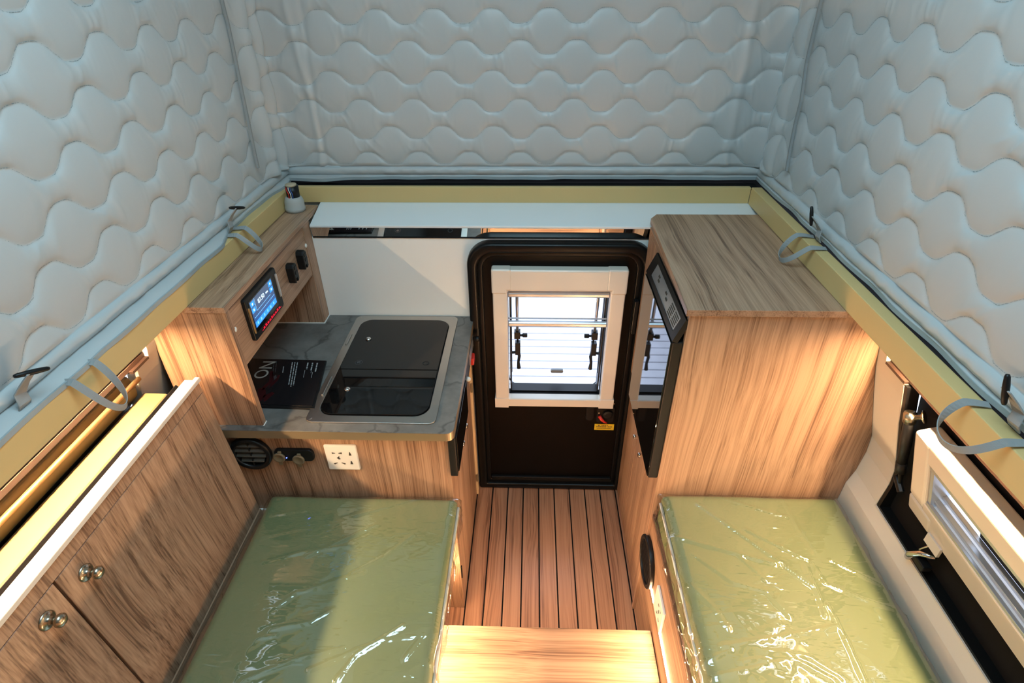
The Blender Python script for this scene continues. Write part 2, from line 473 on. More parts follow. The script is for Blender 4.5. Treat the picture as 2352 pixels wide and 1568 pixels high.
# ------------------------------------------------------------------ setting: walls
def side_wall(name, sgn, yopen):
    m = MB(); yend = 1.150 if sgn < 0 else 1.167
    zs = sorted(set([p[0] for p in PROF] + [0.745, 1.17]), reverse=True)
    def seg(z0, z1, ya, yb):
        a, b = XM + sgn * half(z0), XM + sgn * half(z1)
        t = sgn * 0.03
        m.prism([(a, z0), (b, z1), (b + t, z1), (a + t, z0)], 'y', ya, yb)
    for z0, z1 in zip(zs[:-1], zs[1:]):
        if 0.745 <= z1 and z0 <= 1.17:
            seg(z0, z1, yopen, 1.99); seg(z0, z1, YN - 0.03, 0.0)
        elif z1 >= 1.17:      # set back above the hatch, behind the hinge profile
            seg(z0, z1, yend, 1.99)
            a = XM + sgn * 0.957
            m.box(min(a, a + sgn * 0.03), max(a, a + sgn * 0.03), YN - 0.03, yend, z1, z0)
        else:
            seg(z0, z1, YN - 0.03, 1.99)
    o = m.build(name, CREAMW)
    return struct(o)
tag(side_wall('wall_left', -1, 1.10), 'cream side wall behind the knobbed cabinet')
tag(side_wall('wall_right', 1, 1.08), 'cream side wall beside the mattress under the fridge cabinet')
m = MB().box(-1.07, -0.205, YB, YB + 0.035, 0, 1.2235).box(0.40, 0.98, YB, YB + 0.035, 0, 1.2235).box(-0.205, 0.40, YB, YB + 0.035, 1.185, 1.2235)
m.box(-1.07, 0.98, 1.962, 1.985, 1.2235, 1.349).box(-1.07, 0.98, YB + 0.035, 1.985, 1.203, 1.2235)
tag(struct(m.build('wall_rear', WHITEW)), 'white rear wall panel around the black door')
m = MB().box(-1.07, 0.98, YN - 0.03, YN, 0, 1.30)
tag(struct(m.build('wall_front', WZ)), 'wood front bulkhead')
m = MB().box(-1.07, 0.98, -1.75, YN - 0.03, 1.27, 1.30)
tag(struct(m.build('floor_alcove', WX)), 'wood platform of the sleeping alcove')
# white beam under the rear rail (sloping top face, grey lower lip)
m = MB().prism([(1.800, 1.264), (1.800, 1.272), (1.935, 1.304), (1.96, 1.304), (1.96, 1.264)], 'x', -0.765, 0.80)
tag(struct(m.build('trim_1', WHITEB, bevel=0.001, segs=1)), 'white sloping ledge under the rear yellow rail')
m = MB().prism([(1.803, 1.263), (1.811, 1.2265), (1.815, 1.2265), (1.815, 1.263)], 'x', -0.765, 0.41)
t = struct(m.build('trim_2', MIRROR)); tag(t, 'narrow mirror strip above the door and white wall')
MB().box(-0.765, 0.41, 1.8085, 1.8115, 1.2236, 1.2262).build('edge_bead', BLACKMATT, t)

# ------------------------------------------------------------------ setting: yellow roof rails (L-section) with black channel behind
def rail_side(name, sgn, label):
    xi = XM + sgn * RAILH
    def X(d): return xi + sgn * d
    m = MB()
    poly = [(X(0), ZTOP), (X(0), 1.362), (X(0.034), 1.362), (X(0.034), 1.352), (X(0.010), 1.352), (X(0.010), ZTOP)]
    m.prism(poly, 'y', -1.7, 1.942)
    o = struct(m.build(name, YELLOW, bevel=0.002, segs=2)); tag(o, label)
    MB().prism([(X(0.034), -1.7), (X(0.114), -1.7), (X(0.114), 2.06), (X(-0.002), 2.06), (X(-0.002), 1.9425), (X(0.034), 1.9425)], 'z', 1.351, 1.355).build('channel', BLACKMATT, o)
    MB().box(min(X(0.110), X(0.114)), max(X(0.110), X(0.114)), -1.7, 2.06, 1.355, 1.46).build('leak_plate', BLACKMATT, o)  # plate added to stop outside light leaking in under the fabric
    return o
RL = rail_side('trim_3', -1, 'yellow roof rail above the control cabinet')
RR = rail_side('trim_4', 1, 'yellow roof rail above the fridge cabinet')
m = MB().prism([(1.942, ZTOP), (1.942, 1.360), (1.962, 1.360), (1.962, 1.350), (1.952, 1.350), (1.952, ZTOP)], 'x', XM - RAILH + 0.0, XM + RAILH)
o = struct(m.build('trim_5', YELLOW, bevel=0.002)); tag(o, 'yellow roof rail across the rear above the white ledge')
MB().box(XM - RAILH, XM + RAILH, 1.962, 2.062, 1.350, 1.354).build('channel', BLACKMATT, o)
MB().box(XM - RAILH - 0.11, XM + RAILH + 0.11, 2.058, 2.062, 1.354, 1.46).build('leak_plate', BLACKMATT, o)  # added plate, keeps outside light out of the rear gap

# ------------------------------------------------------------------ ceiling with roof hatch opening, tent top
m = MB()
hx0, hx1, hy0, hy1 = -0.50, 0.40, 0.10, 1.00
for (x0, x1, y0, y1) in ((-1.0, hx0, -1.75, 2.12), (hx1, 0.92, -1.75, 2.12), (hx0, hx1, -1.75, hy0), (hx0, hx1, hy1, 2.12)):
    m.box(x0, x1, y0, y1, 2.72, 2.76)
tag(struct(m.build('ceiling', CEILM)), 'pale roof panel with an open hatch')

# ------------------------------------------------------------------ quilted tent walls
P_, S_, A_ = 0.181, 0.0878, 0.0215
def wav(th):        # rounder than a sine: broad domes, steeper flanks
    return (np.cos(th) - 0.10 * np.cos(3 * th)) / 0.90
def quilt(h, z, ph, seed):
    """depth (metres, towards the room) of the quilted fabric at wall coordinates"""
    zz = 1.4405                       # centre line of the lowest stitch row
    k = np.floor((z - zz) / S_).astype(int)
    out = np.zeros_like(z)
    f = lambda kk: zz + kk * S_ + A_ * wav(2 * np.pi * (h - ph - np.where(kk % 2 == 0, 0, P_ / 2)) / P_)
    k = np.where(z < f(k), k - 1, k); k = np.where(z >= f(k + 1), k + 1, k)
    lo, hi = f(k), f(k + 1)
    gap = hi - lo
    t = np.clip((z - lo) / gap, 0, 1)
    puff = np.power(np.clip(4 * t * (1 - t), 0, 1), 0.78)
    d = 0.0090 * np.power(gap / 0.131, 0.35) * puff
    # gathers: small vertical folds that fade on the plump part
    g1 = (1 - np.abs(vnoise(h * 34 + z * 11 + vnoise(h * 9, z * 9, seed) * 1.6, z * 8, seed + 1))) ** 3
    g2 = (1 - np.abs(vnoise(h * 70 - z * 9, z * 14, seed + 2))) ** 2
    nar = np.clip((0.135 - gap) / 0.07, 0.12, 1.0)
    d = d + (0.0026 * g1 + 0.0012 * g2) * nar * np.clip(10 * t * (1 - t), 0, 1)
    d = d + vnoise(h * 22 + z * 7, z * 6, seed + 3) * 0.0011 * puff
    return d
def tent_panel(label, p_of, h0, h1, ph, seed, flare, ztop=2.74, edge=None, extra=None, drop=0.006):
    """p_of(h, d) -> x, y for wall coordinate h and depth d towards the room"""
    hs = np.arange(h0, h1 + 1e-6, 0.0042)
    zs = np.concatenate([np.arange(1.411, 2.15, 0.0042), np.arange(2.15, ztop + 0.001, 0.016)])
    H, Z = np.meshgrid(hs, zs)
    D = quilt(H, Z, ph, seed)
    fade = np.clip((Z - 1.411) / 0.012, 0, 1)
    D = D * fade + vnoise(H * 3.1, Z * 2.6, seed + 5) * 0.007 * fade
    if extra is not None: D = D + extra(H, Z)
    # hem roll, then the skirt flaring towards the room
    n = 26
    HH, T = np.meshgrid(hs, np.linspace(0, 1, n))
    fl = flare(HH)
    u1 = np.clip(T / 0.45, 0, 1); u2 = np.clip((T - 0.45) / 0.55, 0, 1)
    wr = vnoise(HH * 42, T * 3, seed + 7)
    d_h = 0.013 * np.sqrt(np.clip(1 - (2 * u1 - 1) ** 2, 0, 1)) * (T <= 0.45) + (0.004 + (fl[:] - 0.004) * u2 ** 0.8 + 0.005 * np.sin(np.pi * u2) * 0.6) * (T > 0.45)
    d_h = d_h + wr * 0.0022 * np.sin(np.pi * u1) + vnoise(HH * 20, T * 2, seed + 8) * 0.0012 * u2
    z_h = 1.411 - 0.030 * u1 - drop * u2 + vnoise(HH * 7, T * 0, seed + 9) * 0.0015 * u2
    Hall = np.vstack([HH[::-1], H]); Dall = np.vstack([d_h[::-1], D]); Zall = np.vstack([z_h[::-1], Z])
    X, Y = p_of(Hall, Dall)
    o = grid_mesh('quilted_tent_wall', X, Y, Zall, FABRIC, flip=(edge == 'flip'))
    tag(o, label, 'tent wall', 'quilted tent walls')
    # binding along the skirt edge
    mb = MB()
    idx = range(0, len(hs), 4)
    pts = [(float(X[0, i]), float(Y[0, i]), float(Zall[0, i]) - 0.003) for i in idx]
    mb.strip(pts, [(0, 0, 1)] * len(pts), 0.010, 0.004)
    mb.build('edge_binding', BINDING, o)
    # sewn rows: dotted thread lines in the valleys, and the straight hem seam
    fine = np.arange(max(h0, -0.2) if h0 < -1 else h0, h1, 0.006)
    for k in range(0, 8):
        zr = 1.4405 + k * S_ + A_ * wav(2 * np.pi * (fine - ph - (0 if k % 2 == 0 else P_ / 2)) / P_)
        ci = np.clip(((fine - h0) / 0.0042).round().astype(int), 0, len(hs) - 1)
        ri = np.clip(((zr - 1.411) / 0.0042).round().astype(int), 0, len(zs) - 1) + n
        mb = MB(); xs2, ys2 = X[ri, ci], Y[ri, ci]
        nx_, ny_ = p_of(np.array([0.0, 0.0]), np.array([0.0, 1.0])); off = np.array([nx_[1] - nx_[0], ny_[1] - ny_[0]]) * 0.0006
        for j in range(len(fine) - 1):
            a = Vector((float(xs2[j]) + off[0], float(ys2[j]) + off[1], float(zr[j]))); b = Vector((float(xs2[j + 1]) + off[0], float(ys2[j + 1]) + off[1], float(zr[j + 1])))
            c1, c2 = a.lerp(b, 0.12), a.lerp(b, 0.88); w = Vector((0, 0, 0.00055)); kk = len(mb.v)
            mb.v += [tuple(c1 - w), tuple(c2 - w), tuple(c2 + w), tuple(c1 + w)]; mb.f.append((kk, kk + 1, kk + 2, kk + 3))
        st = mb.build('stitching', THREAD, o); st['kind'] = 'stuff'
    return o, X, Y, Zall
YT, XTL, XTR = 2.02, -0.90, 0.81
def crn(H, lo, hi, amp):     # fabric gathered into folds near the corners
    return amp * (np.exp(-((H - lo) / 0.045) ** 2) + np.exp(-((H - hi) / 0.045) ** 2))
def extra_rear(H, Z):
    f1 = 0.005 * np.exp(-((H + 0.765 - 0.012 * np.sin(Z * 9)) / 0.012) ** 2)
    f2 = -0.004 * np.exp(-((H + 0.735 - 0.01 * np.sin(Z * 7)) / 0.010) ** 2)
    return crn(H, XTL - 0.02, XTR + 0.02, 0.030) + f1 + f2 + 0.006 * np.exp(-((H - 0.68) / 0.015) ** 2)
rear_tent, _, _, _ = tent_panel('grey quilted tent wall across the rear above the door', lambda h, d: (h, YT - d), -0.925, 0.835, -0.043, 3,
    lambda H: 0.008 + 0.030 * np.exp(-((H + 0.78) / 0.12) ** 2) + 0.002 * np.sin(H * 40), extra=extra_rear, edge='flip')
def extra_left(H, Z):
    lean = np.clip((H - 1.86) / 0.13, 0, 1)
    return 0.026 * np.exp(-((H - 1.915) / 0.026) ** 2) + 0.030 * np.exp(-((H - 1.985 + 0.010 * np.sin(Z * 11)) / 0.020) ** 2) - 0.010 * np.exp(-((H - 1.952 + 0.006 * np.sin(Z * 23)) / 0.010) ** 2)
left_tent, LX, LY, LZ = tent_panel('grey quilted tent wall with zip above the control cabinet and knobbed cabinet', lambda h, d: (XTL + d, h), -1.70, 2.03, 1.188, 11,
    lambda H: 0.040 - 0.032 * np.clip((H - 1.42) / 0.12, 0, 1) + 0.018 * np.exp(-((H - 1.93) / 0.08) ** 2) + 0.001 * np.sin(H * 33), extra=extra_left, drop=0.012)
right_tent, RX, RY, RZ = tent_panel('grey quilted tent wall with zip above the fridge cabinet', lambda h, d: (XTR - d, h), -1.70, 2.03, 0.89, 23,
    lambda H: 0.007 + 0.003 * np.sin(H * 25) + 0.006 * np.exp(-((H - 1.95) / 0.05) ** 2), extra=lambda H, Z: 0.018 * np.exp(-((H - 1.935) / 0.04) ** 2) - 0.006 * np.exp(-((H - 1.89) / 0.010) ** 2), edge='flip')
# far front tent wall behind the alcove
m = MB().box(-0.95, 0.86, -1.72, -1.70, 1.30, 2.74)
tag(struct(m.build('wall_alcove', FABRIC)), 'grey tent wall behind the alcove')
# zips: dark teeth lines on both side panels
def zip_line(parent, pts, x_of):
    P = []
    for (px, py) in pts:
        q = at(px, py, 0, x_of); P.append((x_of, q[1], q[2]))
    Q = []
    for a, b in zip(P[:-1], P[1:]):
        for i in range(8): Q.append(tuple(a[k] + (b[k] - a[k]) * i / 8 for k in range(3)))
    Q.append(P[-1])
    mb = MB(); mb.strip(Q, [(0, 1, 0)] * len(Q), 0.0075, 0.007)
    mb.build('zip', GREYTAPE, parent)
zip_line(left_tent, [(593, 385), (583, 340), (575, 300), (557, 215), (540, 130), (525, 60), (510, 0), (495, -70), (478, -160)], XTL + 0.018)
zip_line(right_tent, [(1806, 393), (1815, 340), (1826, 285), (1840, 230), (1852, 145), (1868, 75), (1886, 0), (1903, -70), (1925, -160)], XTR - 0.018)

def surf_x(side, y, z):
    A = (LX, LY, LZ) if side < 0 else (RX, RY, RZ)
    c = int(round((y + 1.70) / 0.0042)); r = int(np.argmin(np.abs(A[2][:, c] - z))); return float(A[0][r, c])
def toggle(parent, side, y, lab):
    """short grey tab sewn to the hem with a black T-bar standing off it"""
    s = 1 if side < 0 else -1
    x0 = surf_x(side, y, 1.40) + s * 0.004
    pts = [(x0 + s * 0.006, y, 1.372), (x0 + s * 0.014, y, 1.385), (x0 + s * 0.010, y + 0.004, 1.402), (x0 + s * 0.020, y + 0.012, 1.418), (x0 + s * 0.036, y + 0.020, 1.436)]
    tb = MB(); tb.strip(pts, [(0.0, 1, 0)] * len(pts), 0.026, 0.003)
    t = tb.build('strap_tab', GREYTAPE, parent, bevel=0.0008, segs=1)
    c = Vector(pts[-1]); d = (Vector((0.35, 0.80, -0.28)) if s > 0 else Vector((-0.10, 0.30, 0.90))).normalized()
    b = MB(); b.tube([c - d * 0.026, c - d * 0.022, c - d * 0.008, c + d * 0.008, c + d * 0.022, c + d * 0.026], 0.004, 8, rs=[0.0028, 0.0042, 0.0052, 0.0052, 0.0042, 0.0028])
    b.build('toggle_bar', BLACK, t, smooth=True)
for yy in (1.505, 0.716): toggle(left_tent, -1, yy, '')
for yy in (1.456, 0.704): toggle(right_tent, 1, yy, '')
def loop(parent, side, y0, y1, drop, reach, tw=1.0):
    """grey webbing loop hanging from under the skirt over the yellow rail"""
    s = 1 if side < 0 else -1
    xe = XM - s * RAILH
    pts, nr = [], []
    N_ = 40
    for i in range(N_ + 1):
        u = i / N_; a = math.pi * u
        yy = (y0 + y1) / 2 + (y1 - y0) / 2 * -math.cos(a) * (0.75 + 0.25 * math.sin(a) + 0.12 * math.sin(a) ** 2)
        out = math.sin(a) ** 0.8
        x = xe - s * 0.030 + s * (0.030 + reach) * out
        z = 1.3665 + 0.004 * math.sin(min(out * 3, math.pi)) - drop * max(0.0, out - 0.45) ** 1.25 * 2
        pts.append((x, yy, z))
        g = math.sin(a * 2) * 0.9 * tw
        nr.append((0.25 * s, 0.9 - 0.7 * math.sin(a), 0.25 + 0.9 * abs(math.sin(a)) * (0.6 + 0.4 * math.cos(3 * a))))
    MB().strip(pts, nr, 0.0135, 0.0016).build('webbing_loop', GREYTAPE, parent)
loop(left_tent, -1, 1.475, 1.545, 0.055, 0.060)
loop(left_tent, -1, 0.785, 0.865, 0.085, 0.060)
loop(right_tent, 1, 1.405, 1.515, 0.054, 0.066)
loop(right_tent, 1, 0.660, 0.785, 0.045, 0.062)


# ------------------------------------------------------------------ rear door
dr = thing('door_1', (0.098, YB, 0.0), 'black entrance door with rounded top and cream framed window', 'door', kind='structure')
def arch(x0, x1, z0, z1, r, n=10):
    pts = [(x0, z0), (x1, z0)]
    for i in range(n + 1):
        a = math.radians(90 * i / n); pts.append((x1 - r + r * math.cos(a), z1 - r + r * math.sin(a)))
    for i in range(n + 1):
        a = math.radians(90 + 90 * i / n); pts.append((x0 + r + r * math.cos(a), z1 - r + r * math.sin(a)))
    return pts
MB().ring(arch(-0.226, 0.428, 0.002, 1.219, 0.085), arch(-0.190, 0.392, 0.030, 1.183, 0.062), 'y', YB - 0.040, YB + 0.01).build('door_seal', BLACKRUB, dr, bevel=0.012, segs=4, smooth=True)
MB().ring(arch(-0.192, 0.394, 0.026, 1.185, 0.062), arch(-0.172, 0.374, 0.046, 1.165, 0.050), 'y', YB - 0.022, YB + 0.01).build('inner_seal', BLACKRUB, dr, bevel=0.005, segs=3, smooth=True)
# door leaf with window hole
W0, W1, V0, V1 = -0.140, 0.342, 0.502, 1.128       # window frame outer
G0, G1, Q0, Q1 = -0.083, 0.286, 0.545, 1.040       # clear opening
leaf = MB()
leaf.box(-0.176, G0, YB - 0.012, YB + 0.02, 0.04, 1.17).box(G1, 0.378, YB - 0.012, YB + 0.02, 0.04, 1.17).box(G0, G1, YB - 0.012, YB + 0.02, 0.04, Q0).box(G0, G1, YB - 0.012, YB + 0.02, Q1, 1.17)
leaf.build('door_leaf', plain('black_brown_panel', (0.003, 0.002, 0.0015), 0.4, spec=0.16), dr)
MB().box(-0.17, 0.372, YB - 0.02, YB - 0.012, 0.040, 0.052).box(-0.17, 0.372, YB - 0.026, YB - 0.012, 0.058, 0.066).build('kick_strip', BLACK, dr, bevel=0.002)
# cream window frame: four corner blocks and four bars
wf = MB(); cx, cz = (W0 + W1) / 2, (V0 + V1) / 2
def rect4(x0, x1, z0, z1): return [(x1, z1), (x0, z1), (x0, z0), (x1, z0)]
wf.ring(rect4(W0 + 0.003, W1 - 0.003, V0 + 0.003, V1 - 0.003), rect4(G0, G1, Q0, Q1), 'y', YB - 0.050, YB - 0.010)
wfo = wf.build('window_frame', CREAM, dr, bevel=0.006, segs=3)
for (x0, x1, z0, z1) in ((W0, W0 + 0.070, V1 - 0.098, V1), (W1 - 0.072, W1, V1 - 0.098, V1), (W0, W0 + 0.055, V0, V0 + 0.047), (W1 - 0.060, W1, V0, V0 + 0.047)):
    top = z1 > 1.0; left = x0 < 0
    if top:
        poly = [(x0, z0), (G0 - 0.001 if left else x1, z0), (G0 - 0.001, Q1 + 0.004), (x1, Q1 + 0.004), (x1, z1), (x0, z1)] if left else [(G1 + 0.001, z0), (x1, z0), (x1, z1), (x0, z1), (x0, Q1 + 0.004), (G1 + 0.001, Q1 + 0.004)]
    else:
        poly = [(x0, z0), (x1, z0), (x1, Q0 - 0.002), (G0 - 0.001, Q0 - 0.002), (G0 - 0.001, z1), (x0, z1)] if left else [(x0, z0), (x1, z0), (x1, z1), (G1 + 0.001, z1), (G1 + 0.001, Q0 - 0.002), (x0, Q0 - 0.002)]
    MB().prism(poly, 'y', YB - 0.053, YB - 0.012).build('frame_corner', CREAM, wfo, bevel=0.008, segs=3)
# blind and screen rails
def railbar(z, name):
    m = MB().prism([(YB - 0.030, z), (YB - 0.034, z + 0.006), (YB - 0.034, z + 0.016), (YB - 0.028, z + 0.022), (YB - 0.018, z + 0.022), (YB - 0.018, z)], 'x', G0 + 0.0015, G1 - 0.0015)
    m.build(name, ALU, dr, bevel=0.002, segs=2, smooth=False)
railbar(1.006, 'blind_rail'); railbar(0.880, 'screen_rail')
MB().box(G0 + 0.001, G1 - 0.001, YB - 0.012, YB - 0.010, 0.903, 0.910).build('pane_lip', ALU, dr)
# window reveal and stays
rv = MB().ring(rect4(G0 + 0.004, G1 - 0.004, Q0, Q1), rect4(G0 + 0.010, G1 - 0.010, Q0 + 0.006, Q1 - 0.006), 'y', YB + 0.0, YB + 0.05)
rv.build('window_reveal', BLACK, dr)
for s, xs in ((1, G0 + 0.032), (-1, G1 - 0.032)):
    st = MB().tube([(xs, YB + 0.035, 1.01), (xs, YB + 0.050, 0.80)], 0.0065, 12)
    so = st.build('window_stay', ALU, dr, smooth=True)
    MB().box(xs - 0.014, xs + 0.010, YB + 0.025, YB + 0.05, 0.985, 1.012).build('stay_clip', BLACK, so, bevel=0.002)
    k = MB().box(xs - 0.012, xs + 0.012, YB + 0.035, YB + 0.065, 0.780, 0.812)
    k.lathe((xs + s * 0.008, YB + 0.05, 0.790), (s, 0, 0), [(0, 0.005), (0.012, 0.005), (0.014, 0.009), (0.030, 0.009), (0.032, 0.007)], 14)
    k.tube([(xs, YB + 0.05, 0.785), (xs + s * 0.002, YB + 0.06, 0.755)], 0.004, 8)
    k.build('stay_knob', BLACK, so, bevel=0.001, segs=1)
    h = MB().box(xs - 0.009, xs + 0.012, YB + 0.04, YB + 0.065, 0.700, 0.758)
    h.tube([(xs + s * 0.002, YB + 0.052, 0.715), (xs + s * 0.008, YB + 0.05, 0.69), (xs + s * 0.004, YB + 0.05, 0.66), (xs + s * 0.006, YB + 0.05, 0.628)], 0.007, 8, rs=[0.008, 0.007, 0.006, 0.009])
    h.tube([(xs + s * 0.002, YB + 0.052, 0.708), (xs - s * 0.026, YB + 0.05, 0.706)], 0.006, 8)
    h.build('window_latch', BLACK, dr, bevel=0.001, segs=1)
    MB().box(xs - s * 0.022 - 0.002, xs - s * 0.022 + 0.002, YB + 0.02, YB + 0.03, 0.63, 1.0).build('screen_guide', BLACK, dr)
# tilted outer acrylic pane, hinged at the top, with a centre latch
def tilt(q, a=0.035, hz=1.05, hy=YB + 0.06):
    dz = hz - q[2]; dy = q[1] - hy
    return (q[0], hy + dz * math.sin(a) + dy * math.cos(a), hz - dz * math.cos(a) + dy * math.sin(a))
op = rrect((G0 + G1) / 2, 0.7825, 0.385, 0.535, 0.055, 6); ip = rrect((G0 + G1) / 2, 0.7825, 0.374, 0.524, 0.050, 6)
pane = MB().prism(op, 'y', YB + 0.061, YB + 0.064).xform(tilt).build('window_pane', PANE, dr)
MB().ring(op, ip, 'y', YB + 0.058, YB + 0.067).xform(tilt).build('pane_edge', ALU, pane)
MB().prism(rrect((G0 + G1) / 2 + 0.012, 0.603, 0.052, 0.016, 0.007, 4), 'y', YB + 0.046, YB + 0.060).xform(tilt).build('pane_catch', plain('grey_catch', (0.20, 0.20, 0.20), 0.4), pane, bevel=0.002)
# lock: black mechanism plate, screws, red lever, yellow sticker
def on_door(px, py, d=0.0): return at(px, py, 1, YB - 0.012 - d)
q0, q1 = on_door(1368, 925), on_door(1412, 972)
lk = MB().prism(rrect((q0[0] + q1[0]) / 2, (q0[2] + q1[2]) / 2, 0.075, 0.085, 0.012, 4), 'y', YB - 0.024, YB - 0.012)
lko = lk.build('lock_plate', BLACK, dr, bevel=0.003)
c = on_door(1396, 950, 0.012); MB().lathe((c[0], YB - 0.024, c[2]), (0, -1, 0), [(0, 0.022), (0.010, 0.020), (0.013, 0.012)], 18).build('lock_cylinder', BLACK, lko)
hp = on_door(1355, 945); MB().prism(rrect(hp[0], hp[2], 0.034, 0.085, 0.015, 5), 'y', YB - 0.022, YB - 0.0118).build('pull_recess', BLACK, dr, bevel=0.004, segs=2)
for (px, py) in ((1378, 927), (1411, 927), (1376, 948)):
    c = on_door(px, py, 0.012); MB().lathe((c[0], YB - 0.0235, c[2]), (0, -1, 0), [(0, 0.0038), (0.002, 0.0034), (0.003, 0.001)], 10).build('screw', NICKEL, lko)
a, b_, c_ = on_door(1377, 958, 0.02), on_door(1382, 966, 0.03), on_door(1394, 974, 0.03)
MB().tube([(a[0], YB - 0.024, a[2]), (b_[0], YB - 0.034, b_[2]), ((b_[0] + c_[0]) / 2, YB - 0.036, (b_[2] + c_[2]) / 2 - 0.002), (c_[0], YB - 0.034, c_[2])], 0.005, 10, rs=[0.0075, 0.007, 0.0045, 0.004]).build('red_lever', RED, dr, smooth=True)
s0, s1 = on_door(1366, 973), on_door(1409, 987)
sk = MB().box(s0[0], s1[0], YB - 0.0135, YB - 0.012, s1[2], s0[2]).build('warning_sticker', YSTICK, dr)
ink = MB()
for rowz, segs_ in ((0.80, [(0.18, 0.26), (0.36, 0.41), (0.44, 0.50), (0.53, 0.58), (0.62, 0.67)]), (0.56, [(0.10, 0.15)] + [(0.18 + 0.055 * i, 0.22 + 0.055 * i) for i in range(8)] + [(0.68 + 0.06 * i, 0.72 + 0.06 * i) for i in range(4)]), (0.28, [(0.12 + 0.05 * i, 0.155 + 0.05 * i) for i in range(15)])):
    for (u0, u1) in segs_:
        zc = s1[2] + (s0[2] - s1[2]) * rowz; hh = (s0[2] - s1[2]) * (0.07 if rowz > 0.3 else 0.035)
        ink.box(s0[0] + (s1[0] - s0[0]) * u0, s0[0] + (s1[0] - s0[0]) * u1, YB - 0.0141, YB - 0.0134, zc - hh, zc + hh)
ink.build('sticker_print', INK, sk)
# door hinges / side latch plates on the right edge
MB().box(0.376, 0.392, YB - 0.045, YB - 0.012, 0.86, 1.0).build('side_catch', BLACK, dr, bevel=0.003)

# ------------------------------------------------------------------ outside: ground and boardwalk
g = MB().box(-12, 12, -8, 14, -1.02, -0.99)
ground = struct(g.build('ground', CONCRETE)); tag(ground, 'bright paved ground outside the door')
for i in range(15):
    y0 = 3.1 + i * 0.115
    MB().box(-2.6, 2.8, y0, y0 + 0.100, -0.99, -0.955).build('deck_plank', DECKM, ground, bevel=0.003, segs=1)

# ------------------------------------------------------------------ kitchen cabinet
XK = -0.236                                         # aisle face
kc = thing('kitchen_cabinet', (-0.62, 1.5, 0.0), 'wood laminate kitchen cabinet under the grey countertop', 'cabinet')
MB().box(XM - 0.972, XK - 0.012, YF, YF + 0.018, 0.0, CT - 0.03).build('front_panel', WZ, kc, bevel=0.001, segs=1)
MB().box(XM - 0.97, XK - 0.012, YF + 0.018, YB - 0.002, 0.0, CT - 0.03).build('carcass', BLACKMATT, kc)
MB().box(XK - 0.012, XK, YF, 1.735, 0.0, CT - 0.031).build('side_panel', WZ, kc, bevel=0.001, segs=1)
pp = MB().box(XK - 0.018, XK + 0.008, 1.737, YB - 0.042, 0.0, 0.80).build('door_edge_post', PINE, kc, bevel=0.001, segs=1)
for zz in (0.62, 0.11): MB().box(XK + 0.002, XK + 0.0095, 1.733, 1.744, zz - 0.022, zz + 0.022).build('hinge', BRONZE, kc, bevel=0.001)
hq = at(1055, 1350, 0, XK); MB().box(XK - 0.001, XK + 0.004, YF + 0.001, YF + 0.011, hq[2] - 0.03, hq[2] + 0.03).build('hinge', BLACK, kc)
for (px, py) in ((1066, 978), (1059, 1018)):
    q = at(px, py, 0, XK + 0.012)
    MB().lathe((XK, q[1], q[2]), (1, 0, 0), [(0, 0.010), (0.003, 0.010), (0.005, 0.005), (0.012, 0.005), (0.015, 0.010), (0.021, 0.011), (0.024, 0.008)], 16).build('knob', CHROME, kc, smooth=True)

# countertop with rounded aisle corners and bronze edge
cp = [(XM - 0.965, YB - 0.001), (XM - 0.965, 1.166)]
def arc(cx, cy, r, a0, a1, n=6): return [(cx + r * math.cos(math.radians(a0 + (a1 - a0) * i / n)), cy + r * math.sin(math.radians(a0 + (a1 - a0) * i / n))) for i in range(n + 1)]
cp += arc(-0.215 - 0.022, 1.166 + 0.022, 0.022, -90, 0) + arc(-0.217 - 0.015, YB - 0.001 - 0.02, 0.018, 0, 90)
ct = MB().prism(cp, 'z', CT - 0.002, CT).build('countertop', MARBLE, bevel=0.0006, segs=1)
tag(ct, 'dark grey marble-look countertop with bronze edge on the kitchen cabinet', 'countertop')
MB().prism(cp, 'z', CT - 0.030, CT - 0.002).build('edge_band', BRONZE, ct)

# combined hob and sink with black glass lid
sk_ = thing('sink_unit', (-0.462, 1.5, CT), 'black glass lidded hob and sink with steel rim set in the countertop', 'sink')
so_, si_ = rrect(-0.463, 1.500, 0.384, 0.598, 0.022, 5), rrect(-0.463, 1.500, 0.384, 0.598, 0.022, 5)
sx = rrect(-0.463, 1.500, 0.330, 0.536, 0.046, 8)
so8 = rrect(-0.463, 1.500, 0.384, 0.598, 0.022, 8)
MB().ring(so8, sx, 'z', CT, CT + 0.005).build('steel_rim', STEEL, sk_, bevel=0.002, segs=2)
MB().prism(rrect(-0.463, 1.500, 0.350, 0.56, 0.05, 8), 'z', CT, CT + 0.002).build('basin_tray', BLACKMATT, sk_)
lidy = 1.455
def clip_poly(poly, lo, hi):
    return [(x, min(max(y, lo), hi)) for x, y in poly]
sl = rrect(-0.463, 1.500, 0.326, 0.532, 0.044, 8)
up = [p for p in sl if p[1] >= 1.5]; dn = [p for p in sl if p[1] < 1.5]
xl, xr = -0.463 - 0.163, -0.463 + 0.163
MB().prism([p for p in up] + [(xl, lidy + 0.0012), (xr, lidy + 0.0012)], 'z', CT + 0.003, CT + 0.0085).build('glass_lid', GLASSBLK, sk_, bevel=0.0012, segs=2)
MB().prism([(xr, lidy - 0.0012), (xl, lidy - 0.0012)] + [p for p in dn], 'z', CT + 0.003, CT + 0.0085).build('glass_lid', GLASSBLK, sk_, bevel=0.0012, segs=2)
for (px, py) in ((846, 777), (797, 892)):
    q = at(px, py, 2, CT + 0.012)
    MB().lathe((q[0], q[1], CT + 0.008), (0, 0, 1), [(0, 0.010), (0.003, 0.010), (0.006, 0.007), (0.008, 0.002)], 18).build('lid_knob', CHROME, sk_, smooth=True)
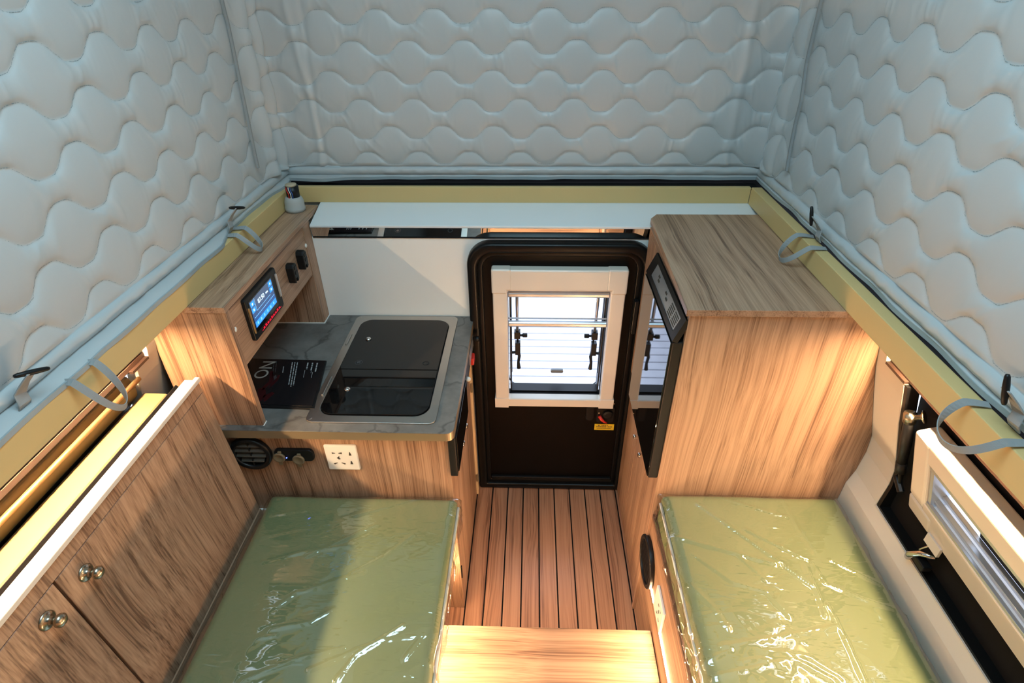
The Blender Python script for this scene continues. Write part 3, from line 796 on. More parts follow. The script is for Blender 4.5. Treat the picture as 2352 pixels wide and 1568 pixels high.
q = at(978, 834, 2, CT + 0.0086); MB().ring([(q[0] + 0.011 * math.cos(i * .3142), q[1] + 0.011 * math.sin(i * .3142)) for i in range(20)], [(q[0] + 0.008 * math.cos(i * .3142), q[1] + 0.008 * math.sin(i * .3142)) for i in range(20)], 'z', CT + 0.0083, CT + 0.009).build('finger_hole', BLACK, sk_)
q = at(824, 832, 2, CT + 0.0086)
MB().ring([(q[0] + 0.0125 * math.cos(i * .3142), q[1] + 0.0125 * math.sin(i * .3142)) for i in range(20)], [(q[0] + 0.0112 * math.cos(i * .3142), q[1] + 0.0112 * math.sin(i * .3142)) for i in range(20)], 'z', CT + 0.0083, CT + 0.0088).build('lid_emblem', GREYPRINT, sk_)
MB().prism([(q[0] - 0.007, q[1] + 0.004), (q[0] - 0.003, q[1] - 0.006), (q[0], q[1] - 0.001), (q[0] + 0.003, q[1] - 0.006), (q[0] + 0.007, q[1] + 0.004), (q[0], q[1] + 0.008)], 'z', CT + 0.0083, CT + 0.0088).build('lid_emblem', GREYPRINT, sk_)
for (pa, pb) in (((805, 768), (797, 792)), ((760, 865), (742, 908))):
    a = at(*pa, 2, CT + 0.006); b_ = at(*pb, 2, CT + 0.006); xm_ = (a[0] + b_[0]) / 2
    MB().box(xm_ - 0.004, xm_ + 0.004, b_[1], a[1], CT + 0.004, CT + 0.010).build('lid_hinge', STEEL, sk_, bevel=0.002)
for (x, y) in ((-0.640, 1.216), (-0.286, 1.216), (-0.64, 1.786), (-0.286, 1.786)):
    MB().lathe((x, y, CT + 0.0045), (0, 0, 1), [(0, 0.005), (0.001, 0.005), (0.0016, 0.002)], 12).build('rim_screw', STEEL, sk_)

# brochure on the counter: black cover with print
bk = thing('brochure', (-0.79, 1.39, CT), 'black printed brochure with red vehicle picture lying on the countertop', 'brochure')
bp_ = [at(570, 824, 2, CT + 0.006), at(750, 828, 2, CT + 0.006), at(722, 938, 2, CT + 0.006), at(565, 933, 2, CT + 0.006)]
quad = [(p[0], p[1]) for p in bp_]
def bkpt(u, v):   # u across (0 left .. 1 right), v from far (0) to near (1)
    a = np.array(quad[0]) * (1 - u) + np.array(quad[1]) * u; b = np.array(quad[3]) * (1 - u) + np.array(quad[2]) * u
    return tuple(a * (1 - v) + b * v)
MB().prism(quad, 'z', CT + 0.0002, CT + 0.007).build('pages', BLACK, bk, bevel=0.001)
MB().prism([bkpt(0, 0.0), bkpt(0.985, 0.012), bkpt(0.965, 0.965), bkpt(0, 0.965)], 'z', CT + 0.007, CT + 0.0085).build('cover', COVER, bk)
zt = CT + 0.0087
def pline(u, v0, v1, th, mat, words=True, name='print_line'):
    m = MB(); v = v0
    while v < v1:
        w = random.uniform(0.03, 0.09) if words else (v1 - v0)
        e = min(v + w, v1)
        a, b = bkpt(u, v), bkpt(u, e)
        m.prism([(a[0] - th, a[1]), (a[0] + th, a[1]), (b[0] + th, b[1]), (b[0] - th, b[1])], 'z', zt - 0.0003, zt)
        v = e + 0.012
    m.build(name, mat, bk)
for i, (u, e) in enumerate(((0.575, 0.56), (0.608, 0.60), (0.640, 0.57))): pline(u, 0.07, e, 0.0016, PAPERW)
for i, (u, e) in enumerate(((0.775, 0.22), (0.835, 0.25), (0.895, 0.27))): pline(u, 0.07, e, 0.0022, PAPERW)
pline(0.755, 0.24, 0.40, 0.0007, PAPERW, False); pline(0.86, 0.28, 0.40, 0.0007, PAPERW, False); pline(0.84, 0.26, 0.30, 0.0007, PAPERW, False)
pline(0.34, 0.05, 0.42, 0.0016, GREYPRINT); pline(0.37, 0.05, 0.30, 0.0013, GREYPRINT); pline(0.47, 0.17, 0.31, 0.0012, PAPERW, False)
red = MB()
for poly in ([(0.30, 0.30), (0.34, 0.27), (0.36, 0.45), (0.34, 0.54), (0.28, 0.62), (0.22, 0.70), (0.22, 0.62), (0.30, 0.50)], [(0.34, 0.54), (0.42, 0.36), (0.44, 0.36), (0.42, 0.48), (0.36, 0.58), (0.30, 0.66)], [(0.24, 0.80), (0.36, 0.72), (0.40, 0.74), (0.30, 0.88), (0.26, 0.92)], [(0.16, 0.66), (0.26, 0.64), (0.28, 0.78), (0.22, 0.90), (0.16, 0.92)]):
    red.prism([bkpt(*p) for p in poly], 'z', zt - 0.0003, zt)
red.build('vehicle_print', REDPRINT, bk)
hl = MB().prism([bkpt(*p) for p in ((0.355, 0.40), (0.385, 0.36), (0.40, 0.42), (0.37, 0.47))], 'z', zt - 0.0003, zt + 0.0001); hl.build('headlamp_print', GREYPRINT, bk)
o0 = bkpt(0.255, 0.045); text_mesh('title_print', 'NO', 0.062, (o0[0] - 0.012, o0[1], zt - 0.0002), (0, -1, 0), (1, 0, 0), TITLEW, bk)

# black glass appliance front and gadgets on the aisle side of the kitchen cabinet
ov = thing('oven_front', (XK + 0.015, 1.33, 0.722), 'small black glass appliance front under the countertop facing the aisle', 'oven')
MB().box(XK, XK + 0.022, 1.178, 1.475, 0.722, CT - 0.032).build('casing', BLACK, ov, bevel=0.002)
MB().box(XK + 0.022, XK + 0.026, 1.190, 1.465, 0.732, CT - 0.038).build('glass_front', GLASSBLK, ov, bevel=0.001)
hx = thing('control_box', (XK + 0.012, 1.62, 0.78), 'black control box with red tab on the kitchen cabinet beside the door', 'control box')
MB().box(XK, XK + 0.020, 1.50, 1.770, 0.80, CT - 0.032).build('casing', BLACK, hx, bevel=0.002)
MB().box(XK + 0.0202, XK + 0.0215, 1.62, 1.75, 0.815, CT - 0.045).build('label_plate', ALU, hx)
MB().box(XK + 0.018, XK + 0.030, 1.665, 1.705, 0.782, 0.812).build('red_tab', RED, hx, bevel=0.003)
MB().lathe((XK + 0.02, 1.742, 0.850), (1, 0, 0), [(0, 0.007), (0.010, 0.007), (0.011, 0.010), (0.024, 0.010), (0.026, 0.007)], 14).build('chrome_button', BLACK, hx, smooth=True)
MB().lathe((XK + 0.02, 1.52, 0.83), (1, 0, 0), [(0, 0.009), (0.010, 0.008), (0.013, 0.004)], 14).build('rocker', WHITEP, hx, smooth=True)

# round air vent, twin 12 V socket, wall socket on the front panel
def front_pt(px, py): return at(px, py, 1, YF)
va = thing('air_vent', (-0.831, YF, 0.738), 'round black slatted air vent on the kitchen cabinet front', 'vent')
c = front_pt(580, 1036)
n_ = 40
circ = lambda r: [(c[0] + r * math.cos(2 * math.pi * i / n_), c[2] + r * math.sin(2 * math.pi * i / n_)) for i in range(n_)]
MB().ring(circ(0.062), circ(0.047), 'y', YF - 0.018, YF).build('bezel', BLACK, va, bevel=0.005, segs=3, smooth=True)
MB().prism(circ(0.048), 'y', YF - 0.004, YF).build('back_plate', BLACKMATT, va)
for dz in (-0.030, -0.010, 0.010, 0.030):
    w = math.sqrt(0.046 ** 2 - dz ** 2)
    MB().prism([(YF - 0.014, c[2] + dz + 0.003), (YF - 0.015, c[2] + dz), (YF - 0.004, c[2] + dz + 0.008), (YF - 0.004, c[2] + dz + 0.011)], 'x', c[0] - w, c[0] + w).build('slat', plain('vent_slat', (0.05, 0.048, 0.04), 0.35) if dz == -0.030 else bpy.data.materials['vent_slat'], va)
MB().box(c[0] - 0.002, c[0] + 0.002, YF - 0.014, YF - 0.003, c[2] - 0.045, c[2] + 0.045).build('mullion', BLACK, va)

CAPM = plain('bronze_cap', (0.16, 0.12, 0.07), 0.35)
us = thing('power_socket', (-0.70, YF, 0.765), 'black twin twelve-volt socket strip with round caps on the kitchen cabinet front', 'socket')
a, b_ = front_pt(634, 1040), front_pt(723, 1040)
MB().prism(rrect((a[0] + b_[0]) / 2, 0.796, b_[0] - a[0], 0.046, 0.016, 5), 'y', YF - 0.012, YF).build('face_plate', BLACK, us, bevel=0.003)
for (px, py, mt) in ((646, 1042, CAPM), (690, 1047, CAPM)):
    q = front_pt(px, py)
    cpo = MB().lathe((q[0], YF - 0.012, q[2]), (0, -1, 0), [(0, 0.017), (0.004, 0.0185), (0.007, 0.0175), (0.0075, 0.013), (0.0065, 0.012)], 24).build('cap', mt, us, smooth=True)
    MB().box(q[0] - 0.006, q[0] + 0.006, YF - 0.018, YF - 0.013, q[2] - 0.029, q[2] - 0.015).build('pull_tab', mt, cpo, bevel=0.002)
    MB().box(q[0] - 0.001, q[0] + 0.010, YF - 0.018, YF - 0.011, q[2] + 0.014, q[2] + 0.024).build('strap', mt, cpo, bevel=0.002)
q = front_pt(662, 1044); MB().lathe((q[0], YF - 0.012, q[2]), (0, -1, 0), [(0, 0.0018), (0.002, 0.0015)], 8).build('blue_light', BLUELED, us)

def wall_socket(name_loc, P, usb, label, U, V, Nn, holes):
    """P centre, U across, V up, Nn out of the wall; plate 96 mm square"""
    s = thing('wall_socket', name_loc, label, 'socket')
    P, U, V, Nn = map(Vector, (P, U, V, Nn))
    def fr(q): return tuple(P + U * q[0] + V * q[2] - Nn * q[1])
    MB().prism(rrect(0, 0, 0.096, 0.100, 0.004, 3), 'y', -0.009, 0.0).xform(fr).build('plate', WHITEP, s, bevel=0.0025)
    def hole(pts, nm='slot'):
        MB().prism(pts, 'y', -0.0096, -0.0085).xform(fr).build(nm, INK, s)
    for (x, z, a, w, h) in holes:
        ca, sa = math.cos(math.radians(a)), math.sin(math.radians(a))
        hole([(x + ca * dx - sa * dz, z + sa * dx + ca * dz) for dx, dz in ((-w, -h), (w, -h * 0.3), (w, h * 0.3), (-w, h))])
    return s
HOLES = [(-0.022, 0.020, 0, 0.005, 0.0025), (-0.002, 0.020, 180, 0.005, 0.0035), (-0.010, 0.002, 60, 0.005, 0.004), (-0.008, -0.003, 0, 0.003, 0.003), (-0.022, -0.022, 25, 0.006, 0.003), (0.001, -0.022, 155, 0.006, 0.003),
         (0.027, 0.018, 90, 0.0065, 0.004), (0.026, -0.018, 90, 0.0065, 0.004)]
wall_socket((-0.559, YF, 0.737), (-0.559, YF, 0.7875), True, 'white wall socket with USB ports on the kitchen cabinet front', (1, 0, 0), (0, 0, 1), (0, -1, 0), HOLES)

# ------------------------------------------------------------------ control cabinet (left, above the counter)
XC = -0.768
cc = thing('control_cabinet', (-0.87, 1.50, CT), 'wood laminate control cabinet standing on the countertop under the yellow rail', 'cabinet')
MB().box(XM - 0.94, XC, YF - 0.003, YF + 0.015, CT, ZTOP - 0.018).build('end_panel', WZ, cc, bevel=0.0008, segs=1)
MB().box(XM - 0.92, XC, YF - 0.005, 1.918, ZTOP - 0.018, ZTOP - 0.0005).build('top_board', WY, cc, bevel=0.001, segs=1)
fz = 1.108
MB().box(XC - 0.016, XC - 0.003, YF + 0.015, 1.75, fz, ZTOP - 0.018).build('face_panel', WY, cc, bevel=0.0008, segs=1)
MB().box(XC - 0.20, XC - 0.0005, 1.750, 1.811, CT, ZTOP - 0.018).build('rear_panel', WZ, cc, bevel=0.0008, segs=1)
MB().box(XM - 0.93, XM - 0.90, YF + 0.015, 1.750, CT, ZTOP - 0.018).build('back_panel', WZ, cc)
MB().box(XM - 0.90, XC - 0.016, YF + 0.015, 1.750, fz, fz + 0.012).build('bottom_board', WY, cc)
MB().box(XC - 0.19, XC + 0.003, 1.7475, 1.7505, CT, CT + 0.003).build('caulk_line', CAULK, cc)
MB().box(XC, XC + 0.003, 1.7505, YB, CT, CT + 0.003).build('caulk_line', CAULK, cc)
MB().box(XC - 0.002, XC + 0.002, YF - 0.004, YF + 0.016, CT, CT + 0.0025).build('caulk_line', CAULK, cc)
for (px, py) in ((542, 757), (704, 564)):
    q = at(px, py, 0, XC)
    MB().lathe((XC - 0.003, q[1], q[2]), (1, 0, 0), [(0, 0.0075), (0.002, 0.0075), (0.004, 0.004)], 16).build('screw_cap', WHITEP, cc, smooth=True)
# radio / media screen
rd = thing('media_screen', (XC, 1.37, 1.143), 'black touch-screen radio lit blue on the control cabinet', 'screen')
xf = XC - 0.003
MB().prism(rrect(1.371, 1.210, 0.207, 0.130, 0.008, 4), 'x', xf, xf + 0.012).build('bezel', BLACK, rd, bevel=0.003, segs=3)
MB().box(xf + 0.012, xf + 0.0126, 1.282, 1.440, 1.165, 1.262).build('glass', GLASSBLK, rd)
scr = MB().box(xf + 0.0126, xf + 0.0132, 1.286, 1.432, 1.178, 1.258).build('display', SCREEN, rd)
xs_ = xf + 0.0133
def sbox(y0, y1, z0, z1, mt, nm): MB().box(xs_, xs_ + 0.0003, y0, y1, z0, z1).build(nm, mt, scr)
for (y0, y1, z0, z1) in ((1.288, 1.310, 1.240, 1.255), (1.288, 1.310, 1.222, 1.236), (1.408, 1.430, 1.240, 1.255), (1.408, 1.430, 1.222, 1.236)): sbox(y0, y1, z0, z1, SCRBAR, 'screen_button')
for (y, z) in ((1.299, 1.247), (1.299, 1.229), (1.419, 1.247), (1.419, 1.229)): MB().box(xs_ + 0.0003, xs_ + 0.0006, y - 0.003, y + 0.003, z - 0.003, z + 0.003).build('screen_icon', SCRTEXT, scr)
sbox(1.288, 1.430, 1.180, 1.195, SCRBAR, 'screen_bar')
for i in range(6): MB().box(xs_ + 0.0003, xs_ + 0.0006, 1.298 + i * 0.022, 1.304 + i * 0.022, 1.184, 1.191).build('screen_icon', SCRLIGHT, scr)
sbox(1.3135, 1.3145, 1.219, 1.257, SCRLIGHT, 'screen_line'); sbox(1.315, 1.406, 1.2185, 1.2195, SCRLIGHT, 'screen_line'); sbox(1.292, 1.428, 1.2065, 1.2072, SCRLIGHT, 'screen_line')
for i in range(14): sbox(1.294 + i * 0.010, 1.295 + i * 0.010, 1.2055, 1.209, SCRLIGHT, 'scale_tick')
text_mesh('frequency_text', '87.50', 0.019, (xs_ + 0.0002, 1.330, 1.231), (0, 1, 0), (0, 0, 1), SCRTEXT, rd)
text_mesh('unit_text', 'MHz', 0.008, (xs_ + 0.0002, 1.382, 1.233), (0, 1, 0), (0, 0, 1), SCRTEXT, rd)
rl = MB()
for i in range(9):
    y = 1.320 + i * 0.014
    rl.box(xs_, xs_ + 0.0004, y, y + 0.008, 1.1555, 1.1595 + 0.002 * (i % 3 == 1))
rl.build('red_marks', SCRRED, rd)
MB().box(xs_, xs_ + 0.0004, 1.31, 1.45, 1.1535, 1.1545).build('red_line', SCRRED, rd)
MB().box(xf + 0.010, xf + 0.016, 1.2715, 1.2775, 1.168, 1.248).build('side_trim', BRASS, rd, bevel=0.002)
MB().box(xf + 0.010, xf + 0.016, 1.4600, 1.4700, 1.180, 1.255).build('side_trim', ALU, rd, bevel=0.002)
# two car-key fobs hanging on the face
def fob(y, z, label):
    k = thing('key_fob', (XC, y, z - 0.035), label, 'key fob', 'key fobs')
    poly = [(y - 0.016, z + 0.020), (y - 0.010, z + 0.031), (y + 0.004, z + 0.033), (y + 0.015, z + 0.024), (y + 0.018, z - 0.002), (y + 0.016, z - 0.028), (y + 0.004, z - 0.034), (y + 0.000, z - 0.018), (y - 0.007, z - 0.018), (y - 0.009, z - 0.034), (y - 0.015, z - 0.030)]
    MB().prism(poly, 'x', XC - 0.003, XC + 0.022).build('body', BLACK, k, bevel=0.006, segs=3)
    for i in range(2):
        MB().prism(rrect(y + 0.002, z + 0.016 - i * 0.017, 0.018, 0.012, 0.004, 4), 'x', XC + 0.021, XC + 0.0235).build('button', BLACKRUB, k, bevel=0.001)
fob(1.577, 1.204, 'black remote key fob on the control cabinet beside the touch screen')
fob(1.668, 1.207, 'black remote key fob on the control cabinet near its far end')
# wire boot in the corner
wb = thing('cable_boot', (-0.828, 1.855, ZTOP), 'grey taped cable boot with coloured wires in the rail corner', 'cable')
B0 = (-0.828, 1.862, ZTOP)
MB().lathe(B0, (0.06, 0.02, 1), [(0, 0.034), (0.012, 0.035), (0.016, 0.033), (0.030, 0.033), (0.038, 0.031), (0.046, 0.028), (0.050, 0.024)], 24).build('boot', GREYPVC, wb, smooth=True)
MB().lathe((B0[0] + 0.0030, B0[1] + 0.001, ZTOP + 0.045), (0.03, 0.02, 1), [(0, 0.022), (0.042, 0.022)], 20).build('conduit', BLACK, wb, smooth=True)
for dx, mt in ((-0.006, RED), (0.001, WHITEP), (0.007, BLUETINT)):
    MB().tube([(B0[0] + dx + 0.003, B0[1] - 0.022, ZTOP + 0.050), (B0[0] + dx + 0.005, B0[1] - 0.0235, ZTOP + 0.064), (B0[0] + dx, B0[1] - 0.023, ZTOP + 0.080), (B0[0] + dx, B0[1] - 0.021, ZTOP + 0.088)], 0.0016, 6).build('wire', mt, wb)
MB().lathe((B0[0] + 0.003, B0[1], ZTOP + 0.087), (0, 0, 1), [(0, 0.019), (0.006, 0.019), (0.008, 0.012)], 20).build('cap', plain('tan_cap', (0.50, 0.38, 0.25), 0.5), wb, smooth=True)

# ------------------------------------------------------------------ knobbed cabinet on the left wall above the bench
wc = thing('wall_cabinet', (-0.93, 0.55, BZ), 'wood laminate wall cabinet with round knobs behind the mattress by the kitchen', 'cabinet')
ZC0, ZC1 = 0.60, 1.100
def xface(z): return -0.881 + (1.096 - z) * 0.0665
def cabprism(z0, z1, y0, y1, d0, d1):
    return MB().prism([(xface(z0) - d0, z0), (xface(z1) - d0, z1), (xface(z1) - d1, z1), (xface(z0) - d1, z0)], 'y', y0, y1)
YC = 1.150
cabprism(BZ, 1.088, YN + 0.002, YC, 0.019, 0.034).build('carcass_front', BLACKMATT, wc)
cabprism(1.062, 1.098, YN + 0.002, YC, 0.0, 0.018).build('top_rail', WZ, wc, bevel=0.0006, segs=1)
cabprism(0.592, 1.060, 1.103, YC, 0.0, 0.018).build('end_stile', WZ, wc, bevel=0.0006, segs=1)
cabprism(BZ, 0.590, YN + 0.002, YC, -0.003, 0.018).build('bottom_rail', WY, wc, bevel=0.0006, segs=1)
for (y0, y1, kp) in ((0.589, 1.1012, (203, 1312)), (0.05, 0.585, (115, 1422))):
    d = cabprism(0.592, 1.0603, y0 + 0.001, y1 - 0.0005, 0.0, 0.018).build('door', WZ, wc, bevel=0.001, segs=1)
    q = at(*kp, 0, -0.868)
    xk = xface(q[2])
    kb = MB().lathe((xk, q[1], q[2] - 0.004), (1, 0, 0.06), [(0, 0.018), (0.002, 0.018), (0.004, 0.015), (0.005, 0.008), (0.015, 0.006), (0.019, 0.009), (0.024, 0.0128), (0.029, 0.0128), (0.033, 0.009), (0.035, 0.002)], 24)
    kb.build('knob', NICKEL, d, smooth=True)
MB().box(-0.9985, -0.918, YN + 0.002, 1.145, BZ, 0.60).build('plinth', WY, wc)
MB().box(-0.886, -0.8725, YN + 0.002, YC, 1.0982, 1.110).build('top_edge', CREAMW, wc, bevel=0.001, segs=1)
MB().box(-0.9138, -0.886, YN + 0.002, 1.146, 1.092, 1.1035).build('top_step', CREAMW, wc, bevel=0.001, segs=1)
# left hatch window assembly behind the cabinet
hw = thing('window_1', (-0.98, 0.5, 1.0), 'left hatch with beige window sill behind the knobbed cabinet', 'window', kind='structure')
MB().prism([(-0.998, 1.080), (-0.995, 1.100), (-0.936, 1.099), (-0.930, 1.095), (-0.926, 1.098), (-0.9215, 1.093), (-0.9215, 0.62), (-0.945, 0.62), (-0.945, 1.075)], 'y', YN + 0.002, 1.093).build('sill', BEIGE, hw, bevel=0.001, segs=1)
MB().prism([(-0.921, 1.108), (-0.9195, 1.108), (-0.9142, 1.100), (-0.9142, 0.95), (-0.921, 0.95)], 'y', YN + 0.002, 1.118).build('rubber_fin', BLACKMATT, hw)
def hwx(z): return XM - half(z)
MB().tube([(hwx(1.148) - 0.001, YN, 1.143), (hwx(1.148) - 0.001, 1.098, 1.143)], 0.0065, 10).build('bead', BRASS, hw, smooth=True)
MB().prism([(-1.045, 1.16), (-1.012, 1.158), (-1.000, 1.13), (-1.005, 1.10), (-1.04, 1.06)], 'y', YN + 0.002, 1.088).build('rubber_lip', LIT_OLIVE, hw, bevel=0.004, segs=2)
MB().prism([(-1.05, 1.17), (-1.095, 0.74), (-1.105, 0.74), (-1.06, 1.17)], 'y', YN + 0.002, 1.11).build('hatch_panel', BLACKMATT, hw)
# brown hinge profiles under both rails
def hinge_profile(sgn, y1, parent):
    def X(d): return XM + sgn * (0.9565 - d)
    z0 = 1.172
    poly = [(X(0), z0), (X(0.006), z0 + 0.001)]
    for k in range(3):
        za = z0 + 0.004 + k * 0.019
        poly += [(X(0.009), za), (X(0.009), za + 0.013), (X(0.006), za + 0.014), (X(0.006), za + 0.018)]
    poly += [(X(0.006), 1.234), (X(0), 1.235)]
    MB().prism(poly, 'y', YN + 0.002, y1).build('hinge_profile', BROWNTRIM, parent)
    MB().box(min(X(0.0005), X(0.019)), max(X(0.0005), X(0.019)), 1.081, y1, 1.1705, 1.177).build('ledge_cap', BROWNTRIM, parent)  # brown cap block added to cover the glaring led-lit wall ledge
hinge_profile(-1, 1.148, hw)

# ------------------------------------------------------------------ right hatch with cream window
hr = thing('window_2', (0.95, 0.5, 0.74), 'cream framed hatch window with gas strut beside the mattress', 'window', kind='structure')
hinge_profile(1, 1.165, hr)
def recess(pts, y0, y1):     # panel of the hatch, left open behind the window so that daylight comes in
    MB().prism(pts + [(x + 0.010, z) for x, z in reversed(pts)], 'y', y0, y1).build('recess_panel', BLACKMATT, hr)
recess([(0.935, 1.172), (0.9524, 1.086)], YN + 0.002, 0.930)
recess([(0.9823, 0.938), (0.990, 0.90), (1.000, 0.83), (1.002, 0.745)], YN + 0.002, 0.930)
recess([(0.935, 1.172), (0.990, 0.90), (1.000, 0.83), (1.002, 0.745)], 0.930, 1.079)
# rubber edge of the wall opening (bottom and far side)
rb = MB()
rb.box(XM + half(0.75) + 0.001, XM + half(0.75) + 0.040, YN + 0.002, 1.079, 0.7455, 0.752)
for z0, z1 in ((1.17, 1.047), (1.047, 0.89), (0.89, 0.83), (0.83, 0.75)):
    a, b_ = XM + half(z0), XM + half(z1)
    rb.prism([(a, z0), (b_, z1), (b_ + 0.03, z1), (a + 0.03, z0)], 'y', 1.068, 1.0795)
rb.build('opening_seal', BLACK, hr)
we = MB()
for z0, z1 in ((1.165, 1.047), (1.047, 0.89), (0.89, 0.83), (0.83, 0.75), (0.75, 0.744)):
    a, b_ = XM + half(z0), XM + half(z1)
    we.prism([(a - 0.002, z0), (b_ - 0.002, z1), (b_ + 0.004, z1), (a + 0.004, z0)], 'y', 1.0795, 1.0835)
we.box(XM + half(0.745) - 0.002, XM + half(0.745) + 0.004, YN + 0.002, 1.0835, 0.7405, 0.7452)
we.build('opening_bead', CREAM, hr)
# sloped frame in its own coordinates: u along y, v down the slope, d behind the front face
P0 = np.array([0.886, 1.113]); VD = np.array([0.3016, -0.9535]); ND = np.array([0.9535, 0.3016])
def sl_(q):   # q = (v, y, d)
    p = P0 + VD * q[0] + ND * q[2]; return (p[0], q[1], p[1])
def slp(v0, v1, y0, y1, d0, d1): return MB().box(v0, v1, y0, y1, d0, d1).xform(sl_)
FV, FY = 0.266, 0.985
ov0, ov1, oy1 = 0.056, 0.190, 0.925
fr_ = MB()
fr_.box(0.0, ov0, YN + 0.002, FY - 0.05, 0.0, 0.052).box(ov1, FV, YN + 0.002, FY - 0.05, 0.0, 0.050).box(ov0, ov1, oy1, FY - 0.05, 0.0, 0.05)
fr_.xform(sl_)
fo = fr_.build('window_frame', CREAM, hr, bevel=0.004, segs=2)
fc = MB().box(-0.002, FV - 0.052, oy1, FY, -0.002, 0.053).xform(sl_).build('frame_corner', CREAM, fo, bevel=0.009, segs=3)
MB().box(FV - 0.052, FV + 0.003, oy1 - 0.03, FY, -0.003, 0.051).xform(sl_).build('frame_corner', CREAM, fo, bevel=0.008, segs=3)
# inside the opening: blind cassette lip, rails, bands, pane
slp(ov0 - 0.001, ov0 + 0.016, YN, oy1 - 0.001, 0.004, 0.020).build('blind_cassette', ALU, hr, bevel=0.002)
slp(ov0 + 0.016, ov0 + 0.024, YN, oy1 - 0.002, 0.012, 0.030).build('cassette_lip', BLACK, hr)
slp(ov1 - 0.010, ov1 + 0.001, YN, oy1 - 0.001, 0.002, 0.010).build('screen_rail', ALU, hr, bevel=0.001)
slp(ov1 - 0.022, ov1 - 0.010, YN, oy1 - 0.001, 0.014, 0.026).build('screen_rail', ALU, hr, bevel=0.001)
slp(ov1 - 0.034, ov1 - 0.022, YN, oy1 - 0.001, 0.030, 0.040).build('screen_rail', ALU, hr, bevel=0.001)
slp(ov0, ov1, oy1 - 0.012, oy1 - 0.001, 0.006, 0.045).build('side_guide', ALU, hr)
fl_ = [(ov1 - 0.034, oy1 - 0.012), (ov1 - 0.120, oy1 - 0.012)] + [(ov1 - 0.120 + 0.086 * (1 - math.cos(math.radians(90 * i / 10))), oy1 - 0.012 - 0.105 * math.sin(math.radians(90 * i / 10))) for i in range(11)]
MB().prism([(q[0], q[1]) for q in fl_], 'z', 0.046, 0.049).xform(sl_).build('pane_corner', WHITEP, hr)
slp(ov0, ov1, YN, oy1 - 0.012, 0.052, 0.055).build('window_pane', PANE, hr)
slp(ov0 + 0.03, ov0 + 0.06, YN, 0.80, 0.040, 0.0518).build('dark_band', BLACK, hr)  # black and metal bands laid over the pane
slp(ov0 + 0.066, ov0 + 0.078, YN, 0.80, 0.040, 0.0518).build('metal_band', ALU, hr)
slp(ov0 + 0.082, ov0 + 0.100, YN, 0.80, 0.040, 0.0518).build('dark_band', BLACK, hr)
# gas strut
def on_x(px, py, X): return tuple(at(px, py, 0, X))
s_top, s_mid, s_low = on_x(2090, 958, 0.905), on_x(2068, 1080, 0.945), on_x(2066, 1112, 0.955)
gs = MB().tube([s_top, s_mid], 0.0115, 14).build('gas_strut', BLACK, hr, smooth=True)
sv = (Vector(s_mid) - Vector(s_top)).normalized()
MB().tube([Vector(s_mid) - sv * 0.03, Vector(s_mid) + sv * 0.004], 0.0128, 14).build('strut_collar', BLACK, gs, smooth=True)
MB().tube([s_mid, s_low], 0.004, 8).build('strut_rod', BLACK, gs)
MB().tube([Vector(s_top) - sv * 0.012, Vector(s_top) + sv * 0.014], 0.014, 14).build('strut_end', NICKEL, gs, smooth=True)
MB().lathe(tuple(Vector(s_top) + Vector((0.004, -0.010, 0.008))), (0.5, -0.4, 0.4), [(0, 0.007), (0.012, 0.007), (0.016, 0.016), (0.019, 0.016)], 14).build('strut_ball', NICKEL, gs, smooth=True)
bt = [s_low, tuple(Vector(s_low) + Vector((0.004, 0.004, -0.02)))]
MB().tube([Vector(s_low) + Vector((0, 0.02, 0.01)), Vector(s_low) + Vector((0.0, -0.015, -0.012))], 0.009, 8).build('strut_bracket', BLACK, gs)
# over-centre latch at the lower edge of the opening
la = Vector(on_x(2085, 1278, 0.958)); lb = Vector(on_x(2120, 1272, 0.962)); lc = Vector(on_x(2150, 1282, 0.972))
lt = MB().tube([la, la * 0.7 + lb * 0.3 + Vector((-0.008, 0, 0.006)), lb + Vector((-0.006, 0, 0.002)), lc], 0.006, 8, rs=[0.008, 0.009, 0.008, 0.005]).build('latch', CHROME, hr, smooth=True)
MB().tube([on_x(2112, 1262, 0.955), on_x(2132, 1254, 0.965), on_x(2150, 1262, 0.972)], 0.0025, 8).build('latch_bail', CHROME, lt, smooth=True)
MB().box(lb[0] - 0.012, lb[0] + 0.012, lb[1] - 0.03, lb[1] + 0.015, lb[2] - 0.028, lb[2] - 0.012).build('latch_base', BLACK, lt, bevel=0.003)
bq = on_x(2140, 1248, 0.962)
MB().box(bq[0] - 0.004, bq[0] + 0.004, bq[1] - 0.03, bq[1] + 0.02, bq[2] - 0.012, bq[2] + 0.016).build('keeper_plate', CREAM, hr, bevel=0.001)

# ------------------------------------------------------------------ fridge cabinet
XFR = 0.395
fc_ = thing('fridge_cabinet', (0.68, 1.5, 0.0), 'tall wood laminate cabinet housing the fridge with chamfered top', 'cabinet')
zs = [ZTOP - 0.019, 1.25, 1.2, 1.13, 1.047, .97, .89, .83, .79, .75, .70, .62, .55, 0.0]
poly = [(XFR, zs[0])] + [(XM + half(z) - 0.001, z) for z in zs] + [(XFR, 0.0)]
MB().prism(poly, 'y', 1.203, 1.218).build('front_panel', WZ, fc_, bevel=0.0006, segs=1)
MB().prism([(0.384, 1.195), (XM + 0.915, 1.195), (XM + 0.915, 1.838), (0.425, 1.838), (0.400, 1.80)], 'z', ZTOP - 0.019, ZTOP - 0.0005).build('top_board', WY, fc_, bevel=0.0012, segs=2)
MB().box(XFR, XFR + 0.014, 1.218, YB - 0.044, 1.266, ZTOP - 0.019).build('header', WY, fc_, bevel=0.0005, segs=1)
MB().box(XFR, XFR + 0.014, 1.6105, YB - 0.044, 0.690, 1.2655).build('stile', WZ, fc_, bevel=0.0005, segs=1)
